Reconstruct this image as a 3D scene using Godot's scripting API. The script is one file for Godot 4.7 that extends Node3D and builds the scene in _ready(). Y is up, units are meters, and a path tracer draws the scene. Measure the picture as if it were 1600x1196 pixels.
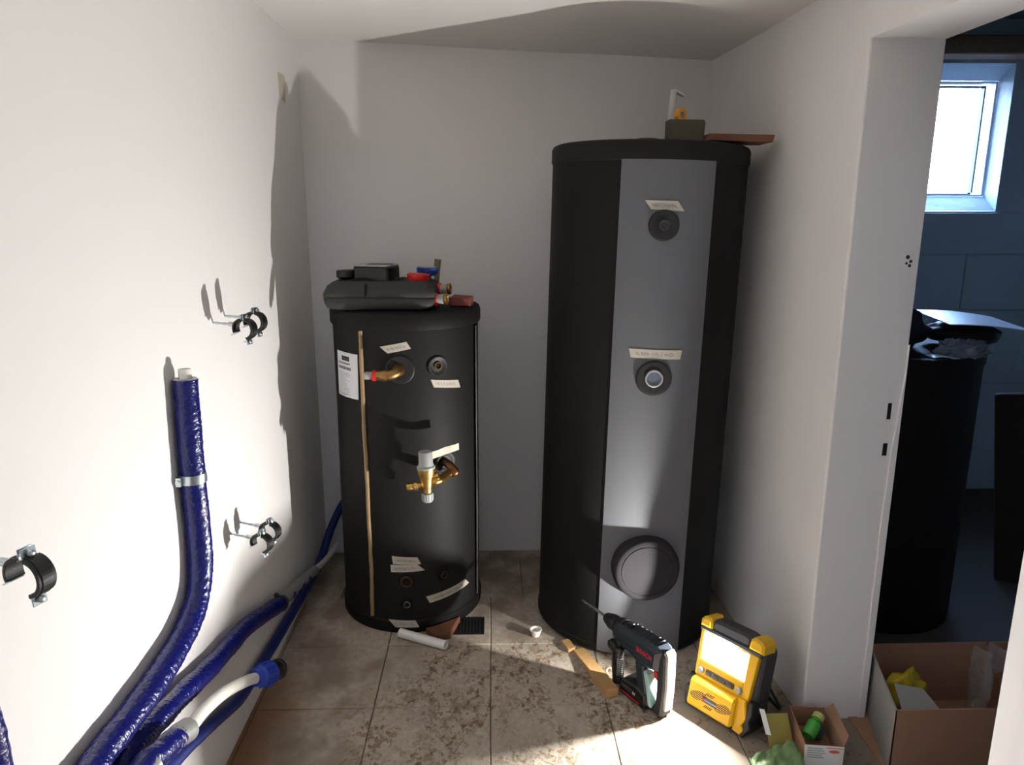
extends Node3D

# ---------------------------------------------------------------- materials
var M := {}
var taken := {}
var noise := FastNoiseLite.new()

func col(r: float, g: float, b: float) -> Color:
	return Color(r / 255.0, g / 255.0, b / 255.0)

func mat(c: Color, rough := 0.6, metal := 0.0) -> StandardMaterial3D:
	var m := StandardMaterial3D.new()
	m.albedo_color = c
	m.roughness = rough
	m.metallic = metal
	return m

func relief(m: StandardMaterial3D, sd: int, freq: float, bump: float, scale: float, strength := 1.0, octaves := 4) -> StandardMaterial3D:
	var n := FastNoiseLite.new()
	n.seed = sd
	n.frequency = freq
	n.fractal_octaves = octaves
	var im := n.get_seamless_image(512, 512)
	im.convert(Image.FORMAT_RGBA8)
	im.bump_map_to_normal_map(bump)
	m.normal_enabled = true
	m.normal_texture = ImageTexture.create_from_image(im)
	m.normal_scale = strength
	m.uv1_triplanar = true
	m.uv1_scale = Vector3.ONE * scale
	return m

# ---------------------------------------------------------------- naming and tree
func numbered(called: String) -> String:
	var k: int = taken.get(called, 0)
	taken[called] = k + 1
	return called if k == 0 else "%s_%03d" % [called, k]

func tag(o: Node, label: String, category: String, group := "") -> Node:
	o.set_meta("label", label)
	o.set_meta("category", category)
	if group:
		o.set_meta("group", group)
	return o

func thing(called: String, label: String, category: String, T := Transform3D.IDENTITY, group := "") -> Node3D:
	var o := Node3D.new()
	o.name = numbered(called)
	add_child(o)
	o.transform = T
	tag(o, label, category, group)
	return o

func obj(called: String, s: SurfaceTool, m: Material, parent: Node = null, smooth := true) -> MeshInstance3D:
	var o := MeshInstance3D.new()
	if smooth:
		s.generate_normals()
	o.mesh = s.commit()
	o.material_override = m
	o.name = numbered(called) if parent == null else called
	(self if parent == null else parent).add_child(o, true)
	return o

func struct(called: String, s: SurfaceTool, m: Material) -> MeshInstance3D:
	var o := obj(called, s, m)
	o.set_meta("kind", "structure")
	return o

# ---------------------------------------------------------------- shapes
func mb() -> SurfaceTool:
	var s := SurfaceTool.new()
	s.begin(Mesh.PRIMITIVE_TRIANGLES)
	return s

func tri(s: SurfaceTool, a: Vector3, b: Vector3, c: Vector3, g := -1) -> void:
	if (b - a).cross(c - a).length_squared() < 1e-18:
		return
	s.set_smooth_group(g)
	s.add_vertex(a)
	s.add_vertex(c)
	s.add_vertex(b)

func quad(s: SurfaceTool, a: Vector3, b: Vector3, c: Vector3, d: Vector3, g := -1) -> void:
	tri(s, a, b, c, g)
	tri(s, a, c, d, g)

func uvquad(s: SurfaceTool, p: Array, uv: Array) -> void:
	for k in [0, 2, 1, 0, 3, 2]:
		s.set_smooth_group(-1)
		s.set_uv(uv[k])
		s.add_vertex(p[k])

func box(s: SurfaceTool, T: Transform3D, size: Vector3, b := 0.002) -> void:
	var h := size * 0.5
	b = minf(b, minf(h.x, minf(h.y, h.z)) * 0.95)
	for ax in 3:
		var ay := (ax + 1) % 3
		var az := (ax + 2) % 3
		for sg in [-1.0, 1.0]:
			var pts: Array[Vector3] = []
			for q in [[-1, -1], [1, -1], [1, 1], [-1, 1]]:
				var v := Vector3.ZERO
				v[ax] = sg * h[ax]
				v[ay] = q[0] * (h[ay] - b)
				v[az] = q[1] * (h[az] - b)
				pts.append(T * v)
			if sg > 0:
				quad(s, pts[0], pts[1], pts[2], pts[3])
			else:
				quad(s, pts[3], pts[2], pts[1], pts[0])
	if b <= 0.0:
		return
	for ax in 3:   # the twelve chamfers
		var ay := (ax + 1) % 3
		var az := (ax + 2) % 3
		for s1 in [-1.0, 1.0]:
			for s2 in [-1.0, 1.0]:
				var e: Array[Vector3] = []
				for k in 4:
					var v := Vector3.ZERO
					v[ax] = (h[ax] - b) * (-1.0 if k == 0 or k == 3 else 1.0)
					v[ay] = s1 * (h[ay] - (0.0 if k < 2 else b))
					v[az] = s2 * (h[az] - (b if k < 2 else 0.0))
					e.append(T * v)
				if s1 * s2 > 0:
					quad(s, e[0], e[1], e[2], e[3])
				else:
					quad(s, e[3], e[2], e[1], e[0])
	for sx in [-1.0, 1.0]:
		for sy in [-1.0, 1.0]:
			for sz in [-1.0, 1.0]:
				var a := T * Vector3(sx * h.x, sy * (h.y - b), sz * (h.z - b))
				var c := T * Vector3(sx * (h.x - b), sy * h.y, sz * (h.z - b))
				var d := T * Vector3(sx * (h.x - b), sy * (h.y - b), sz * h.z)
				if sx * sy * sz > 0:
					tri(s, a, c, d)
				else:
					tri(s, d, c, a)

func bx(s: SurfaceTool, x0: float, y0: float, z0: float, x1: float, y1: float, z1: float, b := 0.002) -> void:
	box(s, Transform3D(Basis.IDENTITY, Vector3((x0 + x1) / 2, (y0 + y1) / 2, (z0 + z1) / 2)), Vector3(x1 - x0, y1 - y0, z1 - z0), b)

# profile of Vector2(radius, height) from the bottom centre outwards and up, turned round the local Y axis
func lathe(s: SurfaceTool, T: Transform3D, prof: Array, n := 32, a0 := 0.0, a1 := TAU) -> void:
	var g := 1
	for i in prof.size() - 1:
		if i > 0:
			var u: Vector2 = prof[i] - prof[i - 1]
			var v: Vector2 = prof[i + 1] - prof[i]
			if absf(u.angle_to(v)) > 0.6:
				g += 1
		for j in n:
			var A := a0 + (a1 - a0) * j / n
			var B := a0 + (a1 - a0) * (j + 1) / n
			if a1 - a0 > TAU - 0.001 and j == n - 1:
				B = a0
			var p: Vector2 = prof[i]
			var q: Vector2 = prof[i + 1]
			quad(s, T * Vector3(p.x * sin(A), p.y, p.x * cos(A)), T * Vector3(p.x * sin(B), p.y, p.x * cos(B)), T * Vector3(q.x * sin(B), q.y, q.x * cos(B)), T * Vector3(q.x * sin(A), q.y, q.x * cos(A)), g)

func smooth_path(pts: Array, step: float) -> PackedVector3Array:
	var out := PackedVector3Array()
	for i in pts.size() - 1:
		var p1: Vector3 = pts[i]
		var p2: Vector3 = pts[i + 1]
		var p0: Vector3 = pts[i - 1] if i > 0 else p1 * 2 - p2
		var p3: Vector3 = pts[i + 2] if i + 2 < pts.size() else p2 * 2 - p1
		var n := maxi(1, int(ceil(p1.distance_to(p2) / step)))
		for k in n:
			out.append(p1.cubic_interpolate(p2, p0, p3, float(k) / n))
	out.append(pts[pts.size() - 1])
	return out

# a tube along a path; rad is a number or a Callable(distance along, angle)
func tube(s: SurfaceTool, path: PackedVector3Array, rad, n := 12, caps := true) -> void:
	var dir := (path[1] - path[0]).normalized()
	var side := dir.cross(Vector3.UP if absf(dir.y) < 0.9 else Vector3.RIGHT).normalized()
	var along := 0.0
	var prev: Array[Vector3] = []
	var last := path.size() - 1
	for i in path.size():
		if i > 0:
			along += path[i].distance_to(path[i - 1])
		dir = (path[mini(i + 1, last)] - path[maxi(i - 1, 0)]).normalized()
		side = (side - dir * side.dot(dir)).normalized()
		var up := side.cross(dir).normalized()
		var ring: Array[Vector3] = []
		for j in n:
			var a := TAU * j / n
			var r: float = rad.call(along, a) if rad is Callable else rad
			ring.append(path[i] + (side * cos(a) + up * sin(a)) * r)
		if i > 0:
			for j in n:
				var k := (j + 1) % n
				quad(s, prev[k], prev[j], ring[j], ring[k], 1)
		if caps and (i == 0 or i == last):
			for j in n:
				var k := (j + 1) % n
				if i == 0:
					tri(s, path[i], ring[j], ring[k])
				else:
					tri(s, path[i], ring[k], ring[j])
		prev = ring

func rod(s: SurfaceTool, a: Vector3, b: Vector3, r: float, n := 12) -> void:
	tube(s, PackedVector3Array([a, b]), r, n)

# outline in XY (counter-clockwise), thickness along Z, chamfered rims
func prism(s: SurfaceTool, T: Transform3D, poly: Array, depth: float, b := 0.0015) -> void:
	var n := poly.size()
	var inner: Array[Vector2] = []
	for i in n:
		var p: Vector2 = poly[i]
		var e1: Vector2 = (p - poly[(i + n - 1) % n]).normalized()
		var e2: Vector2 = (poly[(i + 1) % n] - p).normalized()
		var nn := (Vector2(-e1.y, e1.x) + Vector2(-e2.y, e2.x))
		var l := maxf(nn.length_squared(), 0.4)
		inner.append(p + nn * (2.0 * b / l))
	var h := depth / 2
	var idx := Geometry2D.triangulate_polygon(PackedVector2Array(inner))
	for k in range(0, idx.size(), 3):
		var a: Vector2 = inner[idx[k]]
		var c: Vector2 = inner[idx[k + 1]]
		var d: Vector2 = inner[idx[k + 2]]
		if (c - a).cross(d - a) < 0:
			var t := c
			c = d
			d = t
		tri(s, T * Vector3(a.x, a.y, h), T * Vector3(c.x, c.y, h), T * Vector3(d.x, d.y, h))
		tri(s, T * Vector3(d.x, d.y, -h), T * Vector3(c.x, c.y, -h), T * Vector3(a.x, a.y, -h))
	for i in n:
		var j := (i + 1) % n
		var p: Vector2 = poly[i]
		var q: Vector2 = poly[j]
		var pi: Vector2 = inner[i]
		var qi: Vector2 = inner[j]
		quad(s, T * Vector3(p.x, p.y, -h + b), T * Vector3(q.x, q.y, -h + b), T * Vector3(q.x, q.y, h - b), T * Vector3(p.x, p.y, h - b))
		if b > 0:
			quad(s, T * Vector3(p.x, p.y, h - b), T * Vector3(q.x, q.y, h - b), T * Vector3(qi.x, qi.y, h), T * Vector3(pi.x, pi.y, h))
			quad(s, T * Vector3(pi.x, pi.y, -h), T * Vector3(qi.x, qi.y, -h), T * Vector3(q.x, q.y, -h + b), T * Vector3(p.x, p.y, -h + b))

func rrect(x0: float, y0: float, x1: float, y1: float, r: float, k := 4) -> Array:
	var out := []
	for c in [[x1 - r, y0 + r, -PI / 2], [x1 - r, y1 - r, 0.0], [x0 + r, y1 - r, PI / 2], [x0 + r, y0 + r, PI]]:
		for i in k + 1:
			var a: float = c[2] + PI / 2 * i / k
			out.append(Vector2(c[0] + r * cos(a), c[1] + r * sin(a)))
	return out

func arc_band(s: SurfaceTool, T: Transform3D, r0: float, r1: float, a0: float, a1: float, depth: float, k := 14) -> void:
	var poly := []
	for i in k + 1:
		var a := deg_to_rad(a0 + (a1 - a0) * i / k)
		poly.append(Vector2(cos(a), sin(a)) * r1)
	for i in k + 1:
		var a := deg_to_rad(a1 + (a0 - a1) * i / k)
		poly.append(Vector2(cos(a), sin(a)) * r0)
	prism(s, T, poly, depth, 0.0006)

# a lump: a sphere pushed about by noise, flattened below
func lump(s: SurfaceTool, T: Transform3D, r: Vector3, amp: float, freq: float, sd: int, n := 28) -> void:
	var f := FastNoiseLite.new()
	f.seed = sd
	f.frequency = freq
	f.fractal_octaves = 3
	var rows := []
	for i in n + 1:
		var th := PI * i / n
		var row: Array[Vector3] = []
		for j in n * 2:
			var ph := TAU * j / (n * 2)
			var d := Vector3(sin(th) * cos(ph), -cos(th), sin(th) * sin(ph))
			var k := 1.0 + amp * f.get_noise_3dv(d * 10.0)
			row.append(T * Vector3(d.x * r.x * k, maxf(d.y * r.y * k, -r.y * 0.6), d.z * r.z * k))
		rows.append(row)
	for i in n:
		for j in n * 2:
			var k := (j + 1) % (n * 2)
			quad(s, rows[i][k], rows[i][j], rows[i + 1][j], rows[i + 1][k], 1)

# a thin sheet over a grid of points given by f(u, v), thickness t along the given normal
func sheet(s: SurfaceTool, f: Callable, nu: int, nv: int, t: Vector3, with_uv := false) -> void:
	for i in nu:
		for j in nv:
			var u0 := float(i) / nu
			var u1 := float(i + 1) / nu
			var v0 := float(j) / nv
			var v1 := float(j + 1) / nv
			var a: Vector3 = f.call(u0, v0)
			var b: Vector3 = f.call(u1, v0)
			var c: Vector3 = f.call(u1, v1)
			var d: Vector3 = f.call(u0, v1)
			if with_uv:
				uvquad(s, [a, b, c, d], [Vector2(u0, 1 - v0), Vector2(u1, 1 - v0), Vector2(u1, 1 - v1), Vector2(u0, 1 - v1)])
			else:
				quad(s, a, b, c, d, 1)
				quad(s, d - t, c - t, b - t, a - t, 2)
				if i == 0:
					quad(s, a - t, a, d, d - t)
				if i == nu - 1:
					quad(s, b, b - t, c - t, c)
				if j == 0:
					quad(s, a - t, b - t, b, a)
				if j == nv - 1:
					quad(s, d, c, c - t, d - t)

func basis_y(dir: Vector3, hint := Vector3.UP) -> Basis:      # local Y along dir
	var y := dir.normalized()
	if absf(y.dot(hint)) > 0.95:
		hint = Vector3.BACK
	var x := hint.cross(y).normalized()
	return Basis(x, y, x.cross(y))

func text(called: String, words: String, size: float, T: Transform3D, m: Material, parent: Node, depth := 0.0006) -> void:
	var t := TextMesh.new()
	var f := SystemFont.new()
	f.font_names = PackedStringArray(["Droid Sans"])
	f.font_weight = 700
	t.font = f
	t.text = words
	t.font_size = 32
	t.pixel_size = size / 32.0
	t.depth = depth
	var o := MeshInstance3D.new()
	o.mesh = t
	o.material_override = m
	o.name = called
	o.transform = T
	parent.add_child(o, true)

# ---------------------------------------------------------------- round tanks
func at_tank(th: float, y: float, r: float) -> Vector3:
	return Vector3(r * sin(th), y, r * cos(th))

func port_T(th: float, y: float, r: float) -> Transform3D:       # local Y points out of the tank, local X runs along its girth, local Z down
	var out := Vector3(sin(th), 0, cos(th))
	return Transform3D(Basis(Vector3(cos(th), 0, -sin(th)), out, Vector3.DOWN), out * r + Vector3(0, y, 0))

# a strip stuck on a tank: corners (angle, height) lower left, lower right, upper right, upper left
func patch(called: String, parent: Node, R: float, c: Array, m: Material, thick := 0.0012, print_m: Material = null) -> void:
	var f := func(u: float, v: float) -> Vector3:
		var lo: Vector2 = (c[0] as Vector2).lerp(c[1], u)
		var hi: Vector2 = (c[3] as Vector2).lerp(c[2], u)
		var p := lo.lerp(hi, v)
		return at_tank(p.x, p.y, R + thick)
	var s := mb()
	sheet(s, f, 10, 2, Vector3(0, 0, thick).rotated(Vector3.UP, (c[0].x + c[1].x) / 2))
	var o := obj(called, s, m, parent)
	if print_m:
		var s2 := mb()
		var f2 := func(u: float, v: float) -> Vector3:
			var p: Vector3 = f.call(u, v)
			return p + Vector3(p.x, 0, p.z).normalized() * 0.0006
		sheet(s2, f2, 10, 2, Vector3.ZERO, true)
		obj("print", s2, print_m, o)

func scribble(sd: int) -> StandardMaterial3D:        # masking tape with pencil handwriting
	var im := Image.create(256, 64, false, Image.FORMAT_RGBA8)
	im.fill(Color(0.84, 0.81, 0.74))
	var rng := RandomNumberGenerator.new()
	rng.seed = sd
	for y in 64:
		for x in 256:
			var v := 0.71 + 0.06 * rng.randf()
			im.set_pixel(x, y, Color(v, v * 0.965, v * 0.89))
	var x := 30.0
	while x < 215:
		var w := rng.randf_range(4, 9)
		var hgt := rng.randf_range(6, 16)
		var ph := rng.randf() * TAU
		for k in 40:
			var t := k / 40.0
			var px := int(x + w * t + 2.0 * sin(t * TAU + ph))
			var py := int(32 + hgt * sin(t * PI * 2 + ph))
			im.fill_rect(Rect2i(px, py, 2, 2), Color(0.52, 0.50, 0.47))
		x += w + (10 if rng.randf() < 0.15 else 1)
	var m := mat(Color.WHITE, 0.7)
	m.albedo_texture = ImageTexture.create_from_image(im)
	return m

func rating_print() -> StandardMaterial3D:            # the small print of the data sheet on the little tank
	var im := Image.create(256, 400, false, Image.FORMAT_RGBA8)
	im.fill(Color(0.88, 0.88, 0.89))
	var rng := RandomNumberGenerator.new()
	rng.seed = 5
	im.fill_rect(Rect2i(75, 34, 95, 40), Color(0.07, 0.07, 0.07))
	for x in range(84, 160, 7):
		im.fill_rect(Rect2i(x, 46 + rng.randi() % 5, 4, 13), Color(0.4, 0.4, 0.4))
	for line in [[92, 22, 14, 150], [128, 22, 26, 160]]:
		var x: int = line[1]
		while x < line[1] + line[3]:
			var w := rng.randi_range(5, 11)
			im.fill_rect(Rect2i(x, line[0], w, line[2]), Color(0.22, 0.22, 0.24))
			x += w + 3
	var y := 172
	while y < 372:
		var x := 22
		var stop := rng.randi_range(70, 180)
		while x < stop:
			var w := rng.randi_range(4, 14)
			im.fill_rect(Rect2i(x, y, w, 3), Color(0.5, 0.5, 0.52))
			x += w + 3
		y += 9
	for k in 3:
		im.fill_rect(Rect2i(22, 372 + k * 7, 150 - 30 * k, 3), Color(0.4, 0.4, 0.42))
	var m := mat(Color.WHITE, 0.45)
	m.albedo_texture = ImageTexture.create_from_image(im)
	return m

# ---------------------------------------------------------------- floor texture: worn screed tiles with smears of old adhesive
func floor_image() -> ImageTexture:
	var W := 896
	var H := 1152
	var imgs := []
	for q in [[11, 0.005, 4], [12, 0.042, 3], [13, 0.07, 3], [14, 0.02, 2], [15, 0.012, 4]]:
		var f := FastNoiseLite.new()
		f.seed = q[0]
		f.frequency = q[1]
		f.fractal_octaves = q[2]
		if q[0] == 12:
			f.domain_warp_enabled = true
			f.domain_warp_amplitude = 22.0
			f.domain_warp_frequency = 0.03
		var im := f.get_image(W, H, false, false, false)
		im.convert(Image.FORMAT_L8)
		imgs.append(im.get_data())
	var big: PackedByteArray = imgs[0]
	var swirl: PackedByteArray = imgs[1]
	var fine: PackedByteArray = imgs[2]
	var patchy: PackedByteArray = imgs[4]
	var data := PackedByteArray()
	data.resize(W * H * 3)
	for y in H:
		var wz := -3.2 + 3.2 * y / H
		for x in W:
			var wx := -0.85 + 2.0 * x / W
			var k := y * W + x
			var b := (big[k] - 128) / 128.0
			var s := (swirl[k] - 128) / 128.0
			var n := (fine[k] - 128) / 128.0
			var p := (patchy[k] - 128) / 128.0
			# bare screed along the left wall and the back, adhesive smears elsewhere
			var edge := wx + 0.42 + 0.16 * b + (wz + 2.02) * 0.18
			var worn := smoothstep(-0.06, 0.10, edge) * smoothstep(-2.46, -2.30, wz + 0.1 * b)
			var ridges := smoothstep(0.15, 0.05, absf(s)) * smoothstep(-0.55, 0.05, p + 0.5 * n)
			var blot := 0.7 * smoothstep(0.3, 0.6, s + 0.6 * n + 0.5 * p)
			var dark := clampf(ridges * 0.72 + blot * 0.85, 0.0, 1.0) * worn
			var c := Vector3(0.70, 0.655, 0.595) * (1.0 + 0.10 * n + 0.12 * b)
			c = c.lerp(Vector3(0.43, 0.355, 0.275), dark * 0.85)
			# damp brown film over the bare screed
			var film := (1.0 - worn) * smoothstep(-0.5, 0.5, p + 0.6 * b)
			c = c.lerp(Vector3(0.50, 0.44, 0.385), film * 0.75)
			# rust brown line of dirt along the left wall
			var rust := smoothstep(-0.56, -0.73, wx + 0.06 * p) * smoothstep(-2.35, -1.95, wz)
			c = c.lerp(Vector3(0.50, 0.32, 0.19), rust * 0.7)
			# dusty zone in front of the lamp and ochre grains
			var dust := smoothstep(0.40, 0.62, wx + 0.05 * b) * smoothstep(-2.2, -2.0, wz)
			c = c.lerp(Vector3(0.50, 0.455, 0.41), dust * 0.8)
			if n > 0.34 and p > 0.0:
				c = c.lerp(Vector3(0.34, 0.24, 0.12), 0.5 * worn)
			data[k * 3] = int(clampf(c.x, 0, 1) * 255)
			data[k * 3 + 1] = int(clampf(c.y, 0, 1) * 255)
			data[k * 3 + 2] = int(clampf(c.z, 0, 1) * 255)
	return ImageTexture.create_from_image(Image.create_from_data(W, H, false, Image.FORMAT_RGB8, data))

func _ready() -> void:
	noise.seed = 3
	# ------------------------------------------------------------ camera, sky, light, exposure
	var cam := Camera3D.new()
	cam.name = "camera"
	add_child(cam)
	cam.position = Vector3(0, 1.5, 0)
	cam.rotation = Vector3(deg_to_rad(-13.05), -atan(33.0 / 1158.0 * cos(deg_to_rad(13.05))), 0)
	cam.fov = rad_to_deg(2.0 * atan(598.0 / 1158.0))
	cam.near = 0.05
	cam.current = true
	var env := Environment.new()
	env.background_mode = Environment.BG_SKY
	var sky := Sky.new()
	var sm := ProceduralSkyMaterial.new()
	sm.sky_top_color = col(150, 188, 242)
	sm.sky_horizon_color = col(205, 224, 250)
	sm.ground_bottom_color = col(120, 118, 112)
	sm.ground_horizon_color = col(205, 212, 220)
	sm.sky_energy_multiplier = 5.5
	sky.sky_material = sm
	env.sky = sky
	env.tonemap_mode = Environment.TONE_MAPPER_LINEAR
	env.tonemap_exposure = 1.06
	env.sdfgi_enabled = true
	env.ssao_enabled = true
	env.ssil_enabled = true
	var we := WorldEnvironment.new()
	we.name = "world_environment"
	we.environment = env
	add_child(we)
	# daylight falling through the window in the wall behind the camera
	var day := AreaLight3D.new()
	day.name = "daylight_window"
	day.area_size = Vector2(0.28, 0.32)
	day.light_color = Color(1.0, 0.99, 0.97)
	day.light_energy = 0.09
	day.shadow_enabled = true
	day.area_range = 12.0
	day.area_attenuation = 2.0
	add_child(day)
	day.position = Vector3(-0.05, 1.675, 2.17)
	day.area_normalize_energy = true
	# area lights shine along their local -Z, here into the room towards -Z

	make_materials()
	build_room()
	build_store_room()
	build_small_tank()
	build_pump_group()
	build_big_tank()
	build_things_on_big_tank()
	build_pipes()
	build_clamps()
	build_work_lamp()
	build_drill()
	build_floor_things()
	build_store_things()

func make_materials() -> void:
	M.wall = relief(mat(Color(0.915, 0.905, 0.9), 0.92), 21, 0.012, 5.0, 0.9, 0.15)
	M.ceiling = relief(mat(Color(0.90, 0.885, 0.87), 0.95), 22, 0.01, 6.0, 0.7, 0.2)
	M.store = relief(mat(col(186, 196, 204), 0.75), 23, 0.02, 5.0, 1.2, 0.5)
	M.dark_wood = relief(mat(col(112, 80, 58), 0.7), 24, 0.03, 4.0, 3.0, 0.6)
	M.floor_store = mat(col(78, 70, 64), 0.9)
	M.tile = mat(Color.WHITE, 0.86)
	M.tile.albedo_texture = floor_image()
	M.grout = relief(mat(col(84, 70, 56), 0.95), 25, 0.05, 6.0, 4.0, 0.8)
	M.foil = relief(mat(col(30, 29, 28), 0.6), 26, 0.02, 3.0, 5.0, 0.35)
	M.foil_dark = relief(mat(col(23, 23, 23), 0.62), 27, 0.02, 3.0, 5.0, 0.35)
	M.panel = relief(mat(col(104, 105, 109), 0.6), 28, 0.09, 1.2, 5.0, 0.3)
	for m in [M.foil, M.foil_dark, M.panel]:
		m.metallic_specular = 0.3
	M.cap = mat(col(50, 48, 50), 0.85)
	M.cap.metallic_specular = 0.12
	M.rubber = mat(col(24, 24, 25), 0.55)
	M.black = mat(col(14, 14, 15), 0.4)
	M.hole = mat(col(6, 6, 6), 0.9)
	M.grey_foil = mat(col(96, 96, 98), 0.4)
	M.tan = relief(mat(col(154, 128, 92), 0.75), 29, 0.05, 3.0, 20.0, 0.5)
	M.tape = relief(mat(col(198, 191, 175), 0.75), 30, 0.03, 3.0, 14.0, 0.5)
	M.paper = mat(col(226, 226, 226), 0.6)
	M.brass = mat(col(206, 168, 98), 0.33, 1.0)
	M.old_brass = mat(col(158, 124, 76), 0.45, 1.0)
	M.dark_brass = mat(col(96, 76, 52), 0.5, 1.0)
	M.copper = mat(col(126, 88, 60), 0.42, 1.0)
	M.zinc = mat(col(196, 206, 212), 0.3, 1.0)
	M.steel = mat(col(150, 150, 150), 0.35, 1.0)
	M.red = mat(col(205, 38, 32), 0.4)
	M.blue_knob = mat(col(34, 66, 140), 0.4)
	M.grey = mat(col(160, 160, 160), 0.45)
	M.light_grey = mat(col(150, 151, 150), 0.45)
	M.white = mat(col(236, 236, 232), 0.45)
	M.epp = relief(mat(col(52, 51, 50), 0.75), 31, 0.12, 2.5, 9.0, 0.5)
	M.wood = relief(mat(col(190, 150, 98), 0.65), 32, 0.02, 4.0, 6.0, 0.5)
	M.board = relief(mat(col(112, 72, 50), 0.65), 33, 0.03, 3.0, 6.0, 0.4)
	M.red_wood = relief(mat(col(118, 54, 44), 0.65), 34, 0.03, 3.0, 8.0, 0.4)
	M.rust = relief(mat(col(104, 64, 42), 0.7), 35, 0.03, 4.0, 8.0, 0.6)
	M.blue = relief(mat(col(12, 18, 98), 0.25), 36, 0.03, 5.0, 9.0, 0.9)
	M.blue_plain = mat(col(34, 62, 170), 0.4)
	M.dusty_blue = relief(mat(col(26, 40, 112), 0.5), 37, 0.02, 4.0, 8.0, 0.5)
	M.duct = relief(mat(col(158, 158, 156), 0.38, 0.35), 38, 0.02, 4.0, 10.0, 0.6)
	M.pipe_white = mat(col(232, 230, 222), 0.35)
	M.yellow = mat(col(240, 186, 20), 0.42)
	M.dark_grey = mat(col(58, 58, 60), 0.55)
	M.charcoal = mat(col(36, 37, 40), 0.55)
	M.teal = mat(col(150, 186, 188), 0.4)
	M.navy = mat(col(30, 42, 54), 0.45)
	M.chrome = mat(col(210, 210, 212), 0.15, 1.0)
	M.olive = mat(col(78, 74, 60), 0.8)
	M.orange = mat(col(222, 150, 40), 0.5)
	M.cardboard = relief(mat(col(160, 122, 98), 0.85), 39, 0.05, 2.0, 6.0, 0.4)
	M.grey_card = mat(col(150, 150, 148), 0.85)
	M.green = mat(col(70, 160, 60), 0.35)
	M.green_bag = mat(col(110, 140, 92), 0.5)
	M.yellow_green = mat(col(166, 152, 78), 0.75)
	M.cloth = relief(mat(col(26, 32, 44), 0.9), 40, 0.03, 4.0, 8.0, 0.8)
	M.sheet = mat(col(214, 226, 240), 0.35)
	M.frame_white = mat(col(214, 220, 224), 0.4)
	M.seal = mat(col(30, 40, 52), 0.5)
	M.pane = mat(Color(0.9, 0.95, 1.0, 0.06), 0.02)
	M.pane.transparency = BaseMaterial3D.TRANSPARENCY_ALPHA
	M.film = mat(Color(0.85, 0.88, 0.9, 0.13), 0.12)
	M.film.transparency = BaseMaterial3D.TRANSPARENCY_ALPHA
	M.film.cull_mode = BaseMaterial3D.CULL_DISABLED
	M.print_dark = mat(col(40, 40, 42), 0.5)
	M.print_white = mat(col(230, 230, 230), 0.5)
	M.print_red = mat(col(200, 30, 36), 0.5)
	M.lamp_glow = mat(Color(1, 0.96, 0.86), 0.4)
	M.lamp_glow.emission_enabled = true
	M.lamp_glow.emission = Color(1.0, 0.95, 0.84)
	M.lamp_glow.emission_energy_multiplier = 10.0

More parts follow.
